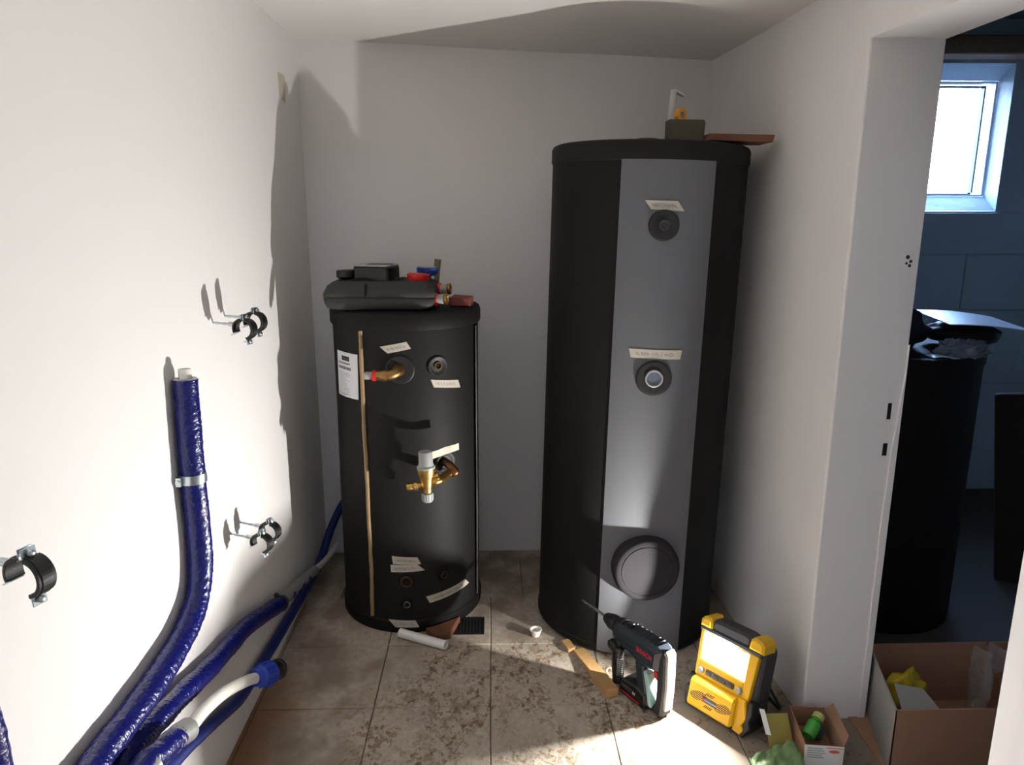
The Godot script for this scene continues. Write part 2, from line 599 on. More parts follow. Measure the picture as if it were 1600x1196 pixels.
# ---------------------------------------------------------------- the room
func build_room() -> void:
	var s := mb()
	bx(s, -0.95, -0.25, -3.35, 3.4, -0.004, 2.4, 0.0)
	var fl := struct("floor", s, M.grout)
	var rows := {0: -0.01, 1: 0.119}
	var rng := RandomNumberGenerator.new()
	rng.seed = 9
	for r in range(-4, 13):
		var z0 := -2.02 + 0.335 * r
		if z0 < -3.1 - 0.3:
			continue
		var off: float = rows[absi(r) % 2] if r != -1 else -0.01
		for c in range(-3, 5):
			var x0 := off + 0.362 * c
			var xa := maxf(x0 + 0.0013, -0.75)
			var xb := minf(x0 + 0.362 - 0.0013, 1.12)
			var za := maxf(z0 + 0.0013, -3.11)
			var zb := z0 + 0.335 - 0.0013
			if xb - xa < 0.005 or za > 2.2:
				continue
			var s2 := mb()
			var dy := rng.randf_range(-0.0008, 0.0008)
			var b := 0.002
			var top := [Vector3(xa + b, dy, zb - b), Vector3(xb - b, dy, zb - b), Vector3(xb - b, dy, za + b), Vector3(xa + b, dy, za + b)]
			var low := [Vector3(xa, dy - b, zb), Vector3(xb, dy - b, zb), Vector3(xb, dy - b, za), Vector3(xa, dy - b, za)]
			var bot := [Vector3(xa, -0.012, zb), Vector3(xb, -0.012, zb), Vector3(xb, -0.012, za), Vector3(xa, -0.012, za)]
			var uv := func(p: Vector3) -> Vector2: return Vector2((p.x + 0.85) / 2.0, (p.z + 3.2) / 3.2)
			uvquad(s2, top, top.map(uv))
			for k in 4:
				var l := (k + 1) % 4
				var q := [low[k], low[l], top[l], top[k]]
				uvquad(s2, q, q.map(uv))
				q = [bot[k], bot[l], low[l], low[k]]
				uvquad(s2, q, q.map(uv))
			obj("tile", s2, M.tile, fl)
	s = mb()
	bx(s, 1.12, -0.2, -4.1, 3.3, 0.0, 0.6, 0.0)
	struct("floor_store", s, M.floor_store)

	# walls
	s = mb()
	bx(s, -0.945, -0.2, -3.3, -0.745, 2.4, 2.4, 0.0)
	var wl := struct("wall_left", s, M.wall)
	s = mb()
	bx(s, -0.95, -0.2, -3.3, 1.07, 2.4, -3.1, 0.0)
	struct("wall_back", s, M.wall)
	# right wall with the doorway: plan outlines raised to their heights, arrises rounded
	var up := Transform3D(Basis(Vector3.RIGHT, Vector3.FORWARD, Vector3.UP), Vector3.ZERO)   # plan (x, -z) to world, depth along y
	var wr := CSGCombiner3D.new()
	wr.name = "wall_right"
	add_child(wr)
	wr.set_meta("kind", "structure")
	for q in [
		[[[0.875, 3.3], [0.875, 3.1], [0.9295, 1.936], [0.931, 1.932], [0.935, 1.93], [1.117, 1.93], [1.12, 1.933], [1.07, 3.3]], -0.2, 2.4],
		[[[0.929, 1.932], [0.963, 1.218], [1.122, 1.218], [1.122, 1.932]], 1.912, 2.4],
		[[[0.964, 1.216], [0.968, 1.22], [1.117, 1.22], [1.12, 1.217], [1.12, -2.4], [0.99, -2.4], [0.965, 1.15]], -0.2, 2.4]]:
		var cp := CSGPolygon3D.new()
		var pv := PackedVector2Array()
		for p in q[0]:
			pv.append(Vector2(p[0], -p[1]))
		pv.reverse()
		cp.polygon = pv
		cp.depth = q[2] - q[1]
		cp.rotation.x = PI / 2         # polygon y becomes world z, depth runs up from the start height
		cp.position.y = q[1]
		cp.name = "wall_piece"
		cp.material = M.wall
		wr.add_child(cp, true)
	for q in [[1.087, 0.965, 0.011, 0.046], [1.087, 0.855, 0.013, 0.036]]:   # the two holes for the door strike
		var cb := CSGBox3D.new()
		cb.operation = CSGShape3D.OPERATION_SUBTRACTION
		cb.size = Vector3(q[2], q[3], 0.03)
		cb.position = Vector3(q[0], q[1], -1.93)
		cb.name = "strike_hole"
		cb.material = M.dark_grey
		wr.add_child(cb, true)
	# a ragged strip of filler down the far edge of the reveal
	s = mb()
	var strip := []
	for k in 24:
		var y := 1.15 * k / 23.0
		strip.append(Vector2(1.121, y))
	for k in range(23, -1, -1):
		var y := 1.15 * k / 23.0
		strip.append(Vector2(1.101 + 0.017 * smoothstep(0.7, 1.15, y) + 0.004 * noise.get_noise_1d(y * 900.0), y))
	strip.reverse()
	strip = strip.map(func(p): return p)
	prism(s, Transform3D(Basis.IDENTITY, Vector3(0, 0.0, -1.928)), reversed_ccw(strip), 0.005, 0.001)
	struct("trim_1", s, M.wall)
	# flaked paint spot on the reveal
	s = mb()
	for q in [[1.088, 1.382, 0.006], [1.097, 1.371, 0.005], [1.086, 1.366, 0.004], [1.095, 1.360, 0.005]]:
		lathe(s, Transform3D(Basis(Vector3.RIGHT, Vector3.BACK, Vector3.DOWN), Vector3(q[0], q[1], -1.9302)), [Vector2(q[2], 0.0), Vector2(q[2] * 0.8, 0.0007), Vector2(0, 0.0009)], 7)
	obj("paint_chip", s, M.dark_grey, wr)

	# ceiling: a hand-plastered, slightly sagging underside
	s = mb()
	var nx := 26
	var nz := 60
	var cf := func(i: int, j: int) -> Vector3:
		var x := -0.95 + 2.1 * i / nx
		var z := -3.3 + 5.7 * j / nz
		var y := 2.146 - 0.044 * (x + 0.745) + 0.006 * noise.get_noise_2d(x * 70, z * 70) - 0.006 * smoothstep(0.4, -0.75, x) * 0.0
		return Vector3(x, y, z)
	for i in nx:
		for j in nz:
			quad(s, cf.call(i, j), cf.call(i + 1, j), cf.call(i + 1, j + 1), cf.call(i, j + 1), 1)
	bx(s, -0.95, 2.2, -3.3, 1.15, 2.4, 2.4, 0.0)
	struct("ceiling", s, M.ceiling)
	# wall behind the camera with its window
	s = mb()
	bx(s, -0.95, -0.2, 2.2, -0.2, 2.4, 2.4, 0.0)
	bx(s, 0.1, -0.2, 2.2, 1.12, 2.4, 2.4, 0.0)
	bx(s, -0.2, -0.2, 2.2, 0.1, 1.5, 2.4, 0.0)
	bx(s, -0.2, 1.85, 2.2, 0.1, 2.4, 2.4, 0.0)
	struct("wall_front", s, M.wall)
	var w := Node3D.new()
	w.name = "window_2"
	add_child(w)
	w.set_meta("kind", "structure")
	s = mb()
	for q in [[-0.2, 1.5, -0.17, 1.85], [0.07, 1.5, 0.1, 1.85], [-0.17, 1.5, 0.07, 1.53], [-0.17, 1.82, 0.07, 1.85]]:
		bx(s, q[0], q[1], 2.27, q[2], q[3], 2.33, 0.004)
	obj("window_frame", s, M.frame_white, w)
	s = mb()
	bx(s, -0.17, 1.53, 2.298, 0.07, 1.82, 2.302, 0.0)
	obj("pane", s, M.pane, w)
	# scrap of light tape left on the left wall
	s = mb()
	sheet(s, func(u: float, v: float) -> Vector3: return Vector3(-0.7438 + 0.002 * u * v, 1.90 + 0.075 * v - 0.02 * u * (1 - v), -2.80 - 0.075 * u), 4, 4, Vector3(0.001, 0, 0))
	tag(obj("tape_scrap", s, M.tape), "small pale scrap of tape stuck high on the white left wall near the corner", "tape")

func reversed_ccw(p: Array) -> Array:
	var a := 0.0
	for i in p.size():
		a += (p[i] as Vector2).cross(p[(i + 1) % p.size()])
	var q := p.duplicate()
	if a < 0:
		q.reverse()
	return q

# ---------------------------------------------------------------- the store room beyond the doorway
func build_store_room() -> void:
	var s := mb()
	var z := -3.8
	# wall round the window: four bands, with a splayed reveal
	var ox0 := 1.93
	var ox1 := 2.565
	var oy0 := 1.499
	var oy1 := 2.2
	bx(s, 1.0, -0.2, -4.05, ox0, 2.5, z, 0.0)
	bx(s, ox1, -0.2, -4.05, 3.4, 2.5, z, 0.0)
	bx(s, ox0, -0.2, -4.05, ox1, oy0 - 0.001, z - 0.001, 0.0)
	bx(s, ox0, oy1, -4.05, ox1, 2.5, z, 0.0)
	var o := [Vector3(ox0, oy0, z), Vector3(ox1, oy0, z), Vector3(ox1, oy1, z), Vector3(ox0, oy1, z)]
	var i := [Vector3(1.985, 1.572, z - 0.1), Vector3(2.556, 1.572, z - 0.1), Vector3(2.556, 2.135, z - 0.1), Vector3(1.985, 2.135, z - 0.1)]
	for k in 4:
		var l := (k + 1) % 4
		quad(s, o[k], o[l], i[l], i[k])
	var wf := struct("wall_far", s, M.store)
	# boards of the lower wall lining, open joints between them
	for q in [[1.3, 1.284, 2.0, 1.49], [2.004, 1.284, 3.3, 1.49], [1.3, 0.997, 1.9, 1.28], [1.904, 0.997, 2.44, 1.28], [2.444, 0.997, 3.3, 1.28], [1.3, 0.6, 2.2, 0.993], [2.204, 0.6, 3.3, 0.993], [1.3, 0.0, 3.3, 0.596]]:
		s = mb()
		bx(s, q[0], q[1], z - 0.002, q[2], q[3], z + 0.010, 0.003)
		obj("panel", s, M.store, wf)
	s = mb()
	bx(s, 3.2, -0.2, -4.1, 3.4, 2.5, 0.8, 0.0)
	struct("wall_outer", s, M.store)
	s = mb()
	bx(s, 1.0, -0.2, 0.6, 3.4, 2.5, 0.8, 0.0)
	struct("wall_near", s, M.store)
	s = mb()
	bx(s, 0.98, -0.2, -4.05, 1.07, 2.4, -3.3, 0.0)
	struct("wall_party", s, M.store)
	s = mb()
	bx(s, 1.05, 2.40, -4.1, 3.4, 2.6, 0.8, 0.0)
	struct("ceiling_store", s, mat(col(120, 140, 142), 0.9))
	s = mb()
	bx(s, 1.12, 2.215, -3.8, 3.3, 2.30, -3.66, 0.006)
	struct("trim_2", s, M.dark_wood)
	# the window
	var w := Node3D.new()
	w.name = "window_1"
	add_child(w)
	w.set_meta("kind", "structure")
	var zf := z - 0.125
	s = mb()
	for q in [[1.985, 1.572, 2.02, 2.135], [2.545, 1.572, 2.556, 2.135], [2.02, 1.572, 2.545, 1.582], [2.02, 2.125, 2.545, 2.135]]:
		bx(s, q[0], q[1], zf - 0.03, q[2], q[3], zf + 0.025, 0.003)
	obj("window_frame", s, M.frame_white, w)
	s = mb()
	for q in [[2.02, 1.582, 2.028, 2.125], [2.498, 1.590, 2.506, 2.112], [2.028, 1.582, 2.498, 1.590], [2.028, 2.106, 2.506, 2.114]]:
		bx(s, q[0], q[1], zf - 0.02, q[2], q[3], zf + 0.012, 0.002)
	obj("seal", s, M.seal, w)
	s = mb()
	bx(s, 2.0, 1.575, zf - 0.008, 2.55, 2.13, zf - 0.002, 0.0)
	obj("pane", s, M.pane, w)

# ---------------------------------------------------------------- small black tank
func port(parent: Node, th: float, y: float, R: float, r: float, m: Material, called := "port") -> MeshInstance3D:
	var s := mb()
	lathe(s, port_T(th, y, R), [Vector2(r * 1.02, -0.02), Vector2(r * 1.02, 0.003), Vector2(r * 0.94, 0.006), Vector2(r * 0.72, 0.005), Vector2(r * 0.55, 0.001), Vector2(r * 0.5, 0.001), Vector2(0, 0.001)], 28)
	return obj(called, s, m, parent)

func socket(parent: Node, th: float, y: float, R: float, r: float, m: Material, called := "threaded_socket") -> void:
	var T := port_T(th, y, R)
	var s := mb()
	lathe(s, T, [Vector2(r, 0.0), Vector2(r, 0.006), Vector2(r * 0.94, 0.007), Vector2(r * 0.74, 0.007), Vector2(r * 0.7, 0.006), Vector2(r * 0.68, 0.002)], 24)
	var o := obj(called, s, m, parent)
	s = mb()
	lathe(s, T, [Vector2(r * 0.7, 0.0015), Vector2(r * 0.6, 0.0022), Vector2(0, 0.0022)], 20)
	obj("bore", s, M.hole, o)

func build_small_tank() -> void:
	var T := Transform3D(Basis(Vector3.BACK, deg_to_rad(-0.3)), Vector3(-0.318, 0, -2.70))
	var t := thing("water_tank", "short black cylindrical tank with beige seam cord, brass valves and strips of masking tape", "water tank", T)
	var R := 0.262
	var s := mb()
	lathe(s, Transform3D.IDENTITY, [Vector2(0, 0.02), Vector2(R - 0.01, 0.02), Vector2(R, 0.03), Vector2(R, 0.5), Vector2(R - 0.002, 0.8), Vector2(R, 1.12), Vector2(0, 1.12)], 72)
	obj("body", s, M.foil, t)
	s = mb()
	lathe(s, Transform3D.IDENTITY, [Vector2(0, 0.0), Vector2(R + 0.002, 0.0), Vector2(R + 0.006, 0.006), Vector2(R + 0.006, 0.045), Vector2(R + 0.001, 0.05)], 72)
	obj("base_ring", s, M.foil_dark, t)
	s = mb()
	lathe(s, Transform3D.IDENTITY, [Vector2(R - 0.005, 1.112), Vector2(R + 0.006, 1.112), Vector2(R + 0.009, 1.118), Vector2(R + 0.009, 1.155), Vector2(R + 0.004, 1.167), Vector2(R - 0.008, 1.172), Vector2(0, 1.173)], 72)
	obj("lid", s, M.foil_dark, t)
	# beige cord that closes the jacket
	var path := []
	for k in 40:
		var y := 0.055 + (1.108 - 0.055) * k / 39.0
		path.append(at_tank(-0.497 + 0.016 * noise.get_noise_1d(y * 260.0) + 0.012 * sin(y * 5.0), y, R + 0.002))
	s = mb()
	tube(s, smooth_path(path, 0.012), func(l: float, a: float) -> float: return 0.0072 + 0.0012 * noise.get_noise_2d(l * 1500.0, a * 20.0), 10)
	obj("seam_cord", s, M.tan, t)
	# lifted edge of the jacket on the right
	s = mb()
	sheet(s, func(u: float, v: float) -> Vector3: return at_tank(1.24 + 0.17 * u, 0.06 + 1.045 * v, R + 0.010 - 0.006 * u + 0.002 * noise.get_noise_1d(v * 160.0)), 4, 30, Vector3(0.004, 0, 0.002))
	obj("jacket_edge", s, M.foil, t)
	s = mb()
	tube(s, smooth_path([at_tank(1.235, 0.06, R + 0.008), at_tank(1.232, 0.4, R + 0.010), at_tank(1.236, 0.75, R + 0.009), at_tank(1.240, 1.105, R + 0.008)], 0.03), 0.0022, 8)
	obj("jacket_hem", s, M.grey_foil, t)
	patch("data_label", t, R, [Vector2(-1.044, 0.868), Vector2(-0.583, 0.866), Vector2(-0.572, 1.024), Vector2(-1.036, 1.026)], M.paper, 0.0012, rating_print())
	var tapes := [
		[Vector2(-0.13, 1.036), Vector2(0.165, 1.052), Vector2(0.11, 1.076), Vector2(-0.234, 1.058)],
		[Vector2(0.453, 0.914), Vector2(0.875, 0.898), Vector2(0.835, 0.927), Vector2(0.411, 0.942)],
		[Vector2(-0.153, 0.272), Vector2(0.227, 0.269), Vector2(0.177, 0.296), Vector2(-0.168, 0.302)],
		[Vector2(-0.184, 0.240), Vector2(0.275, 0.243), Vector2(0.175, 0.269), Vector2(-0.19, 0.268)],
		[Vector2(-0.138, 0.026), Vector2(0.179, 0.024), Vector2(0.129, 0.052), Vector2(-0.235, 0.055)]]
	for k in tapes.size():
		patch("tape_strip", t, R + (0.007 if k == 4 else 0.0), tapes[k], M.tape, 0.0012, scribble(40 + k))
	# the slanting strip near the foot
	patch("tape_strip", t, R, [Vector2(0.338, 0.111), Vector2(1.029, 0.130), Vector2(0.936, 0.156), Vector2(0.286, 0.138)], M.tape, 0.0012, scribble(47))

	# upper elbow
	var y0 := 0.98
	var rose := port(t, 0.02, y0, R, 0.048, M.rubber, "rosette")
	var e := mb()
	var P := port_T(0.0, y0, R)
	var tx := P.basis.x
	var out := P.basis.y
	var c0 := P.origin
	tube(e, smooth_path([c0 - out * 0.005, c0 + out * 0.022, c0 + out * 0.036 - tx * 0.012 + Vector3(0, -0.006, 0), c0 + out * 0.041 - tx * 0.03 + Vector3(0, -0.009, 0), c0 + out * 0.041 - tx * 0.055 + Vector3(0, -0.010, 0)], 0.006), func(l: float, _a: float) -> float: return 0.0165 + (0.004 if l < 0.022 else 0.0), 20)
	var el := obj("brass_elbow", e, M.old_brass, t)
	var lx := c0 + out * 0.041 + Vector3(0, -0.010, 0)
	s = mb()
	var TB := Transform3D(basis_y(-tx), lx)
	lathe(s, TB, [Vector2(0.0, 0.035), Vector2(0.0185, 0.035), Vector2(0.0195, 0.038), Vector2(0.0195, 0.046), Vector2(0.018, 0.049), Vector2(0.0165, 0.056), Vector2(0.0165, 0.072), Vector2(0, 0.072)], 24)
	obj("brass_collar", s, M.old_brass, el)
	s = mb()
	lathe(s, TB, [Vector2(0, 0.068), Vector2(0.0185, 0.068), Vector2(0.0185, 0.081), Vector2(0, 0.081)], 24)
	obj("red_ring", s, M.red, el)
	s = mb()
	lathe(s, TB, [Vector2(0, 0.08), Vector2(0.0125, 0.08), Vector2(0.013, 0.105), Vector2(0.011, 0.107), Vector2(0, 0.107)], 24)
	obj("grey_plug", s, M.grey, el)
	# small port right of it
	port(t, 0.512, 0.985, R, 0.036, M.rubber, "rosette")
	socket(t, 0.512, 0.988, R, 0.014, M.dark_brass)
	# lower ports
	port(t, 0.022, 0.203, R, 0.032, M.foil_dark, "rosette")
	socket(t, 0.022, 0.205, R, 0.022, M.dark_brass)
	port(t, 0.553, 0.214, R, 0.03, M.foil_dark, "rosette")
	socket(t, 0.553, 0.210, R, 0.014, M.dark_brass)
	port(t, 0.022, 0.114, R, 0.026, M.foil_dark, "rosette")
	socket(t, 0.022, 0.114, R, 0.013, M.steel)

	# mixing valve: port to the right of it, body standing upright in front of the tank
	port(t, 0.60, 0.64, R, 0.038, M.rubber, "rosette")
	var inv := T.affine_inverse()
	var v0 := inv * Vector3(-0.222, 0.625, -2.365)      # middle of the valve body
	s = mb()
	var vb := Transform3D(Basis(Vector3.BACK, deg_to_rad(1.5)), v0)
	lathe(s, vb, [Vector2(0, -0.052), Vector2(0.0165, -0.052), Vector2(0.0175, -0.046), Vector2(0.0165, -0.038), Vector2(0.019, -0.033), Vector2(0.0185, -0.024), Vector2(0.023, 0.0), Vector2(0.0245, 0.006), Vector2(0.0275, 0.008), Vector2(0.0275, 0.011), Vector2(0.0285, 0.014), Vector2(0.0305, 0.03), Vector2(0.0305, 0.036), Vector2(0, 0.036)], 36)
	var vo := obj("mixing_valve", s, M.brass, t)
	s = mb()
	lathe(s, vb, [Vector2(0, 0.034), Vector2(0.031, 0.034), Vector2(0.0315, 0.040), Vector2(0.026, 0.044), Vector2(0.024, 0.05), Vector2(0.0235, 0.088), Vector2(0.021, 0.092), Vector2(0, 0.092)], 36)
	obj("grey_knob", s, M.light_grey, vo)
	s = mb()
	lathe(s, vb, [Vector2(0, -0.086), Vector2(0.0155, -0.086), Vector2(0.0185, -0.082), Vector2(0.0195, -0.057), Vector2(0.018, -0.055), Vector2(0, -0.055)], 30)
	for k in 16:
		var a := TAU * k / 16
		rod(s, vb * Vector3(0.0188 * cos(a), -0.080, 0.0188 * sin(a)), vb * Vector3(0.0193 * cos(a), -0.058, 0.0193 * sin(a)), 0.0012, 6)
	obj("grey_cap", s, M.light_grey, vo)
	s = mb()
	var lft := Transform3D(basis_y(Vector3(-1, -0.12, 0.1)), v0 + Vector3(-0.01, -0.026, 0))
	lathe(s, lft, [Vector2(0, 0), Vector2(0.010, 0), Vector2(0.010, 0.02), Vector2(0.016, 0.021), Vector2(0.017, 0.033), Vector2(0.0115, 0.034), Vector2(0.0135, 0.037), Vector2(0.0135, 0.056), Vector2(0.010, 0.058), Vector2(0.008, 0.05), Vector2(0, 0.05)], 6 * 4)
	obj("outlet", s, M.brass, vo)
	s = mb()
	var pr := port_T(0.60, 0.64, R)
	var rt := v0 + Vector3(0.015, -0.016, -0.004)
	var bend := pr.origin + pr.basis.y * 0.048 + Vector3(0.006, -0.026, 0)
	tube(s, smooth_path([rt, rt + Vector3(0.024, 0.003, -0.001), bend - Vector3(0.016, 0.002, 0)], 0.004), func(l: float, _a: float) -> float: return 0.0125 if l < 0.012 or (l > 0.02 and l < 0.024) else 0.0145, 20)
	obj("inlet", s, M.brass, vo)
	s = mb()
	tube(s, smooth_path([bend - Vector3(0.018, 0.002, 0), bend + Vector3(0.004, 0.002, 0), pr.origin + pr.basis.y * 0.028 + Vector3(0.004, -0.008, 0), pr.origin], 0.004), 0.0145, 20)
	obj("copper_elbow", s, M.copper, vo)
	s = mb()
	lathe(s, Transform3D(basis_y(Vector3(0.9, 0.3, 0.1)), v0 + Vector3(0.012, 0.0, 0)), [Vector2(0, 0), Vector2(0.009, 0), Vector2(0.009, 0.022), Vector2(0.012, 0.023), Vector2(0.012, 0.031), Vector2(0, 0.031)], 12)
	obj("side_screw", s, M.brass, vo)
	# tape flag over the valve port
	s = mb()
	sheet(s, func(u: float, v: float) -> Vector3: return v0 + Vector3(0.020 + 0.088 * u, 0.066 + 0.018 * u + 0.026 * v * (1.0 - 0.05 * u), 0.004 - 0.045 * u + 0.003 * sin(u * 9.0) * v), 14, 4, Vector3(0.0, 0.0, 0.0012))
	obj("tape_strip", s, M.tape, t)

# ---------------------------------------------------------------- insulated pump assembly lying on the small tank
func build_pump_group() -> void:
	var base := Vector3(-0.372, 1.172, -2.60)
	var T := Transform3D(Basis(Vector3.UP, deg_to_rad(-3.0)), base)
	var t := thing("pump_group", "black foam-shelled pump assembly with red and blue dials lying on the short tank", "pump", T)
	# shells: rounded outline in plan (x right, z towards the camera), loft of rounded rectangles upwards
	var shell := func(rings: Array) -> SurfaceTool:
		var s := mb()
		var prev := []
		for r in rings:
			var cur := []
			for p in rrect(-r[0], -r[1], r[0], r[1], r[3], 5):
				cur.append(Vector3(p.x + r[4], r[2] + 0.0028 * noise.get_noise_2d(p.x * 500.0, p.y * 500.0), -p.y))
			if prev.size():
				for k in cur.size():
					var l: int = (k + 1) % cur.size()
					quad(s, prev[k], prev[l], cur[l], cur[k], 1)
			else:
				for k in range(1, cur.size() - 1):
					tri(s, cur[0], cur[k + 1], cur[k])
			prev = cur
		for k in range(1, prev.size() - 1):
			tri(s, prev[0], prev[k], prev[k + 1])
		return s
	# x half, z half, height, corner radius, x shift
	obj("lower_shell", shell.call([[0.150, 0.105, 0.002, 0.03, 0.0], [0.178, 0.122, 0.010, 0.03, 0.0], [0.186, 0.126, 0.026, 0.03, 0.0], [0.188, 0.126, 0.042, 0.03, 0.0], [0.184, 0.122, 0.045, 0.03, 0.0]]), M.epp, t)
	obj("upper_shell", shell.call([[0.184, 0.122, 0.0455, 0.03, 0.0], [0.188, 0.126, 0.049, 0.03, 0.0], [0.186, 0.122, 0.065, 0.03, 0.0], [0.178, 0.114, 0.083, 0.035, 0.0], [0.160, 0.098, 0.094, 0.04, -0.005], [0.14, 0.085, 0.097, 0.04, -0.008]]), M.epp, t)
	var s := mb()
	bx(s, -0.043, 0.05, 0.106, -0.039, 0.09, 0.1265, 0.001)
	obj("joint_groove", s, M.hole, t)
	# pump motor and its box
	s = mb()
	lathe(s, Transform3D(Basis.IDENTITY, Vector3(-0.045, 0.085, 0.0)), [Vector2(0, 0), Vector2(0.075, 0), Vector2(0.078, 0.012), Vector2(0.06, 0.022), Vector2(0, 0.022)], 36)
	var motor := obj("motor_flange", s, M.black, t)
	s = mb()
	var boxT := Transform3D(Basis(Vector3.UP, deg_to_rad(-14.0)), Vector3(-0.022, 0.118, 0.015))
	prism(s, boxT * Transform3D(Basis(Vector3.RIGHT, PI / 2 * -1.0), Vector3.ZERO), rrect(-0.066, -0.05, 0.066, 0.05, 0.012), 0.052, 0.004)
	var mo := obj("motor_box", s, M.black, t)
	s = mb()
	prism(s, boxT * Transform3D(Basis(Vector3.RIGHT, PI / 2 * -1.0), Vector3(0, 0.0285, 0)), rrect(-0.068, -0.052, 0.064, 0.052, 0.012), 0.006, 0.002)
	obj("silver_cover", s, M.grey, mo)
	s = mb()
	bx(s, -0.050, 0.145, -0.02, 0.038, 0.1505, 0.045, 0.001)
	obj("display", s, M.black, mo)
	# black knob
	s = mb()
	lathe(s, Transform3D(Basis(Vector3.BACK, 0.04), Vector3(-0.125, 0.082, 0.02)), [Vector2(0, 0), Vector2(0.013, 0), Vector2(0.013, 0.016), Vector2(0.028, 0.02), Vector2(0.034, 0.026), Vector2(0.034, 0.045), Vector2(0.031, 0.048), Vector2(0, 0.048)], 30)
	obj("black_dial", s, M.black, t)
	for q in [["red_dial", 0.122, 0.03, 0.074, M.red], ["blue_dial", 0.142, -0.06, 0.090, M.blue_knob]]:
		s = mb()
		lathe(s, Transform3D(Basis(Vector3.BACK, -0.05), Vector3(q[1], q[3], q[2])), [Vector2(0, 0), Vector2(0.012, 0), Vector2(0.014, 0.012), Vector2(0.034, 0.020), Vector2(0.038, 0.026), Vector2(0.039, 0.042), Vector2(0.035, 0.044), Vector2(0, 0.0435)], 32)
		var d := obj(q[0], s, q[4], t)
		s = mb()
		lathe(s, Transform3D(Basis(Vector3.BACK, -0.05), Vector3(q[1], q[3], q[2])), [Vector2(0, 0.0436), Vector2(0.031, 0.0436), Vector2(0.031, 0.0452), Vector2(0, 0.0455)], 28)
		obj("dial_face", s, M.grey if q[0] == "blue_dial" else M.red, d)
	s = mb()
	bx(s, 0.035, 0.088, 0.03, 0.06, 0.108, 0.034, 0.002)
	prism(s, Transform3D(Basis.IDENTITY, Vector3(0.0, 0.0, 0.032)), [Vector2(0.03, 0.094), Vector2(0.075, 0.103), Vector2(0.075, 0.108), Vector2(0.03, 0.100)], 0.02, 0.001)
	obj("bracket_tab", s, M.black, t)
	# pipe stubs on the right end
	for q in [[0.07, 0.022], [-0.035, 0.046]]:
		var P := Transform3D(basis_y(Vector3(1, 0.06, 0.12)), Vector3(0.172, q[1] + 0.012, q[0]))
		s = mb()
		lathe(s, P, [Vector2(0, 0), Vector2(0.019, 0), Vector2(0.019, 0.014), Vector2(0, 0.014)], 24)
		var o := obj("brass_nipple", s, M.old_brass, t)
		s = mb()
		lathe(s, P, [Vector2(0, 0.012), Vector2(0.022, 0.012), Vector2(0.023, 0.016), Vector2(0.022, 0.022), Vector2(0, 0.022)], 24)
		obj("red_ring", s, M.red, o)
		s = mb()
		lathe(s, P, [Vector2(0, 0.02), Vector2(0.0165, 0.02), Vector2(0.0165, 0.046), Vector2(0, 0.046)], 24)
		obj("steel_sleeve", s, M.grey, o)
		s = mb()
		lathe(s, P, [Vector2(0, 0.045), Vector2(0.0175, 0.045), Vector2(0.020, 0.049), Vector2(0.020, 0.056), Vector2(0.014, 0.058), Vector2(0.012, 0.052), Vector2(0, 0.052)], 24)
		obj("brass_nut", s, M.old_brass, o)
	s = mb()
	lathe(s, Transform3D(basis_y(Vector3(-1, 0, 0.1)), Vector3(-0.175, 0.046, 0.075)), [Vector2(0, 0), Vector2(0.014, 0), Vector2(0.014, 0.018), Vector2(0.011, 0.02), Vector2(0, 0.02)], 20)
	obj("brass_nipple", s, M.old_brass, t)

	# reddish block beside it and a stick standing behind
	s = mb()
	var p := [Vector2(-0.037, 0.0), Vector2(0.037, 0.0), Vector2(0.038, 0.03), Vector2(-0.030, 0.034)]
	prism(s, Transform3D(Basis(Vector3.UP, -0.15), Vector3(-0.107, 1.1735, -2.63)), p, 0.07, 0.003)
	tag(obj("wood_block", s, M.red_wood), "dark red wooden block on the right edge of the short tank", "block")
	s = mb()
	tube(s, smooth_path([Vector3(-0.205, 1.174, -2.785), Vector3(-0.204, 1.25, -2.785), Vector3(-0.198, 1.318, -2.785), Vector3(-0.197, 1.325, -2.785)], 0.008), func(l: float, _a: float) -> float: return (0.008 + 0.03 * l) if l < 0.165 else 0.009, 14)
	tag(obj("brush_handle", s, relief(mat(col(128, 120, 98), 0.8), 41, 0.05, 4.0, 14.0, 0.6)), "greyish brown stick standing up behind the blue dial on the short tank", "stick")

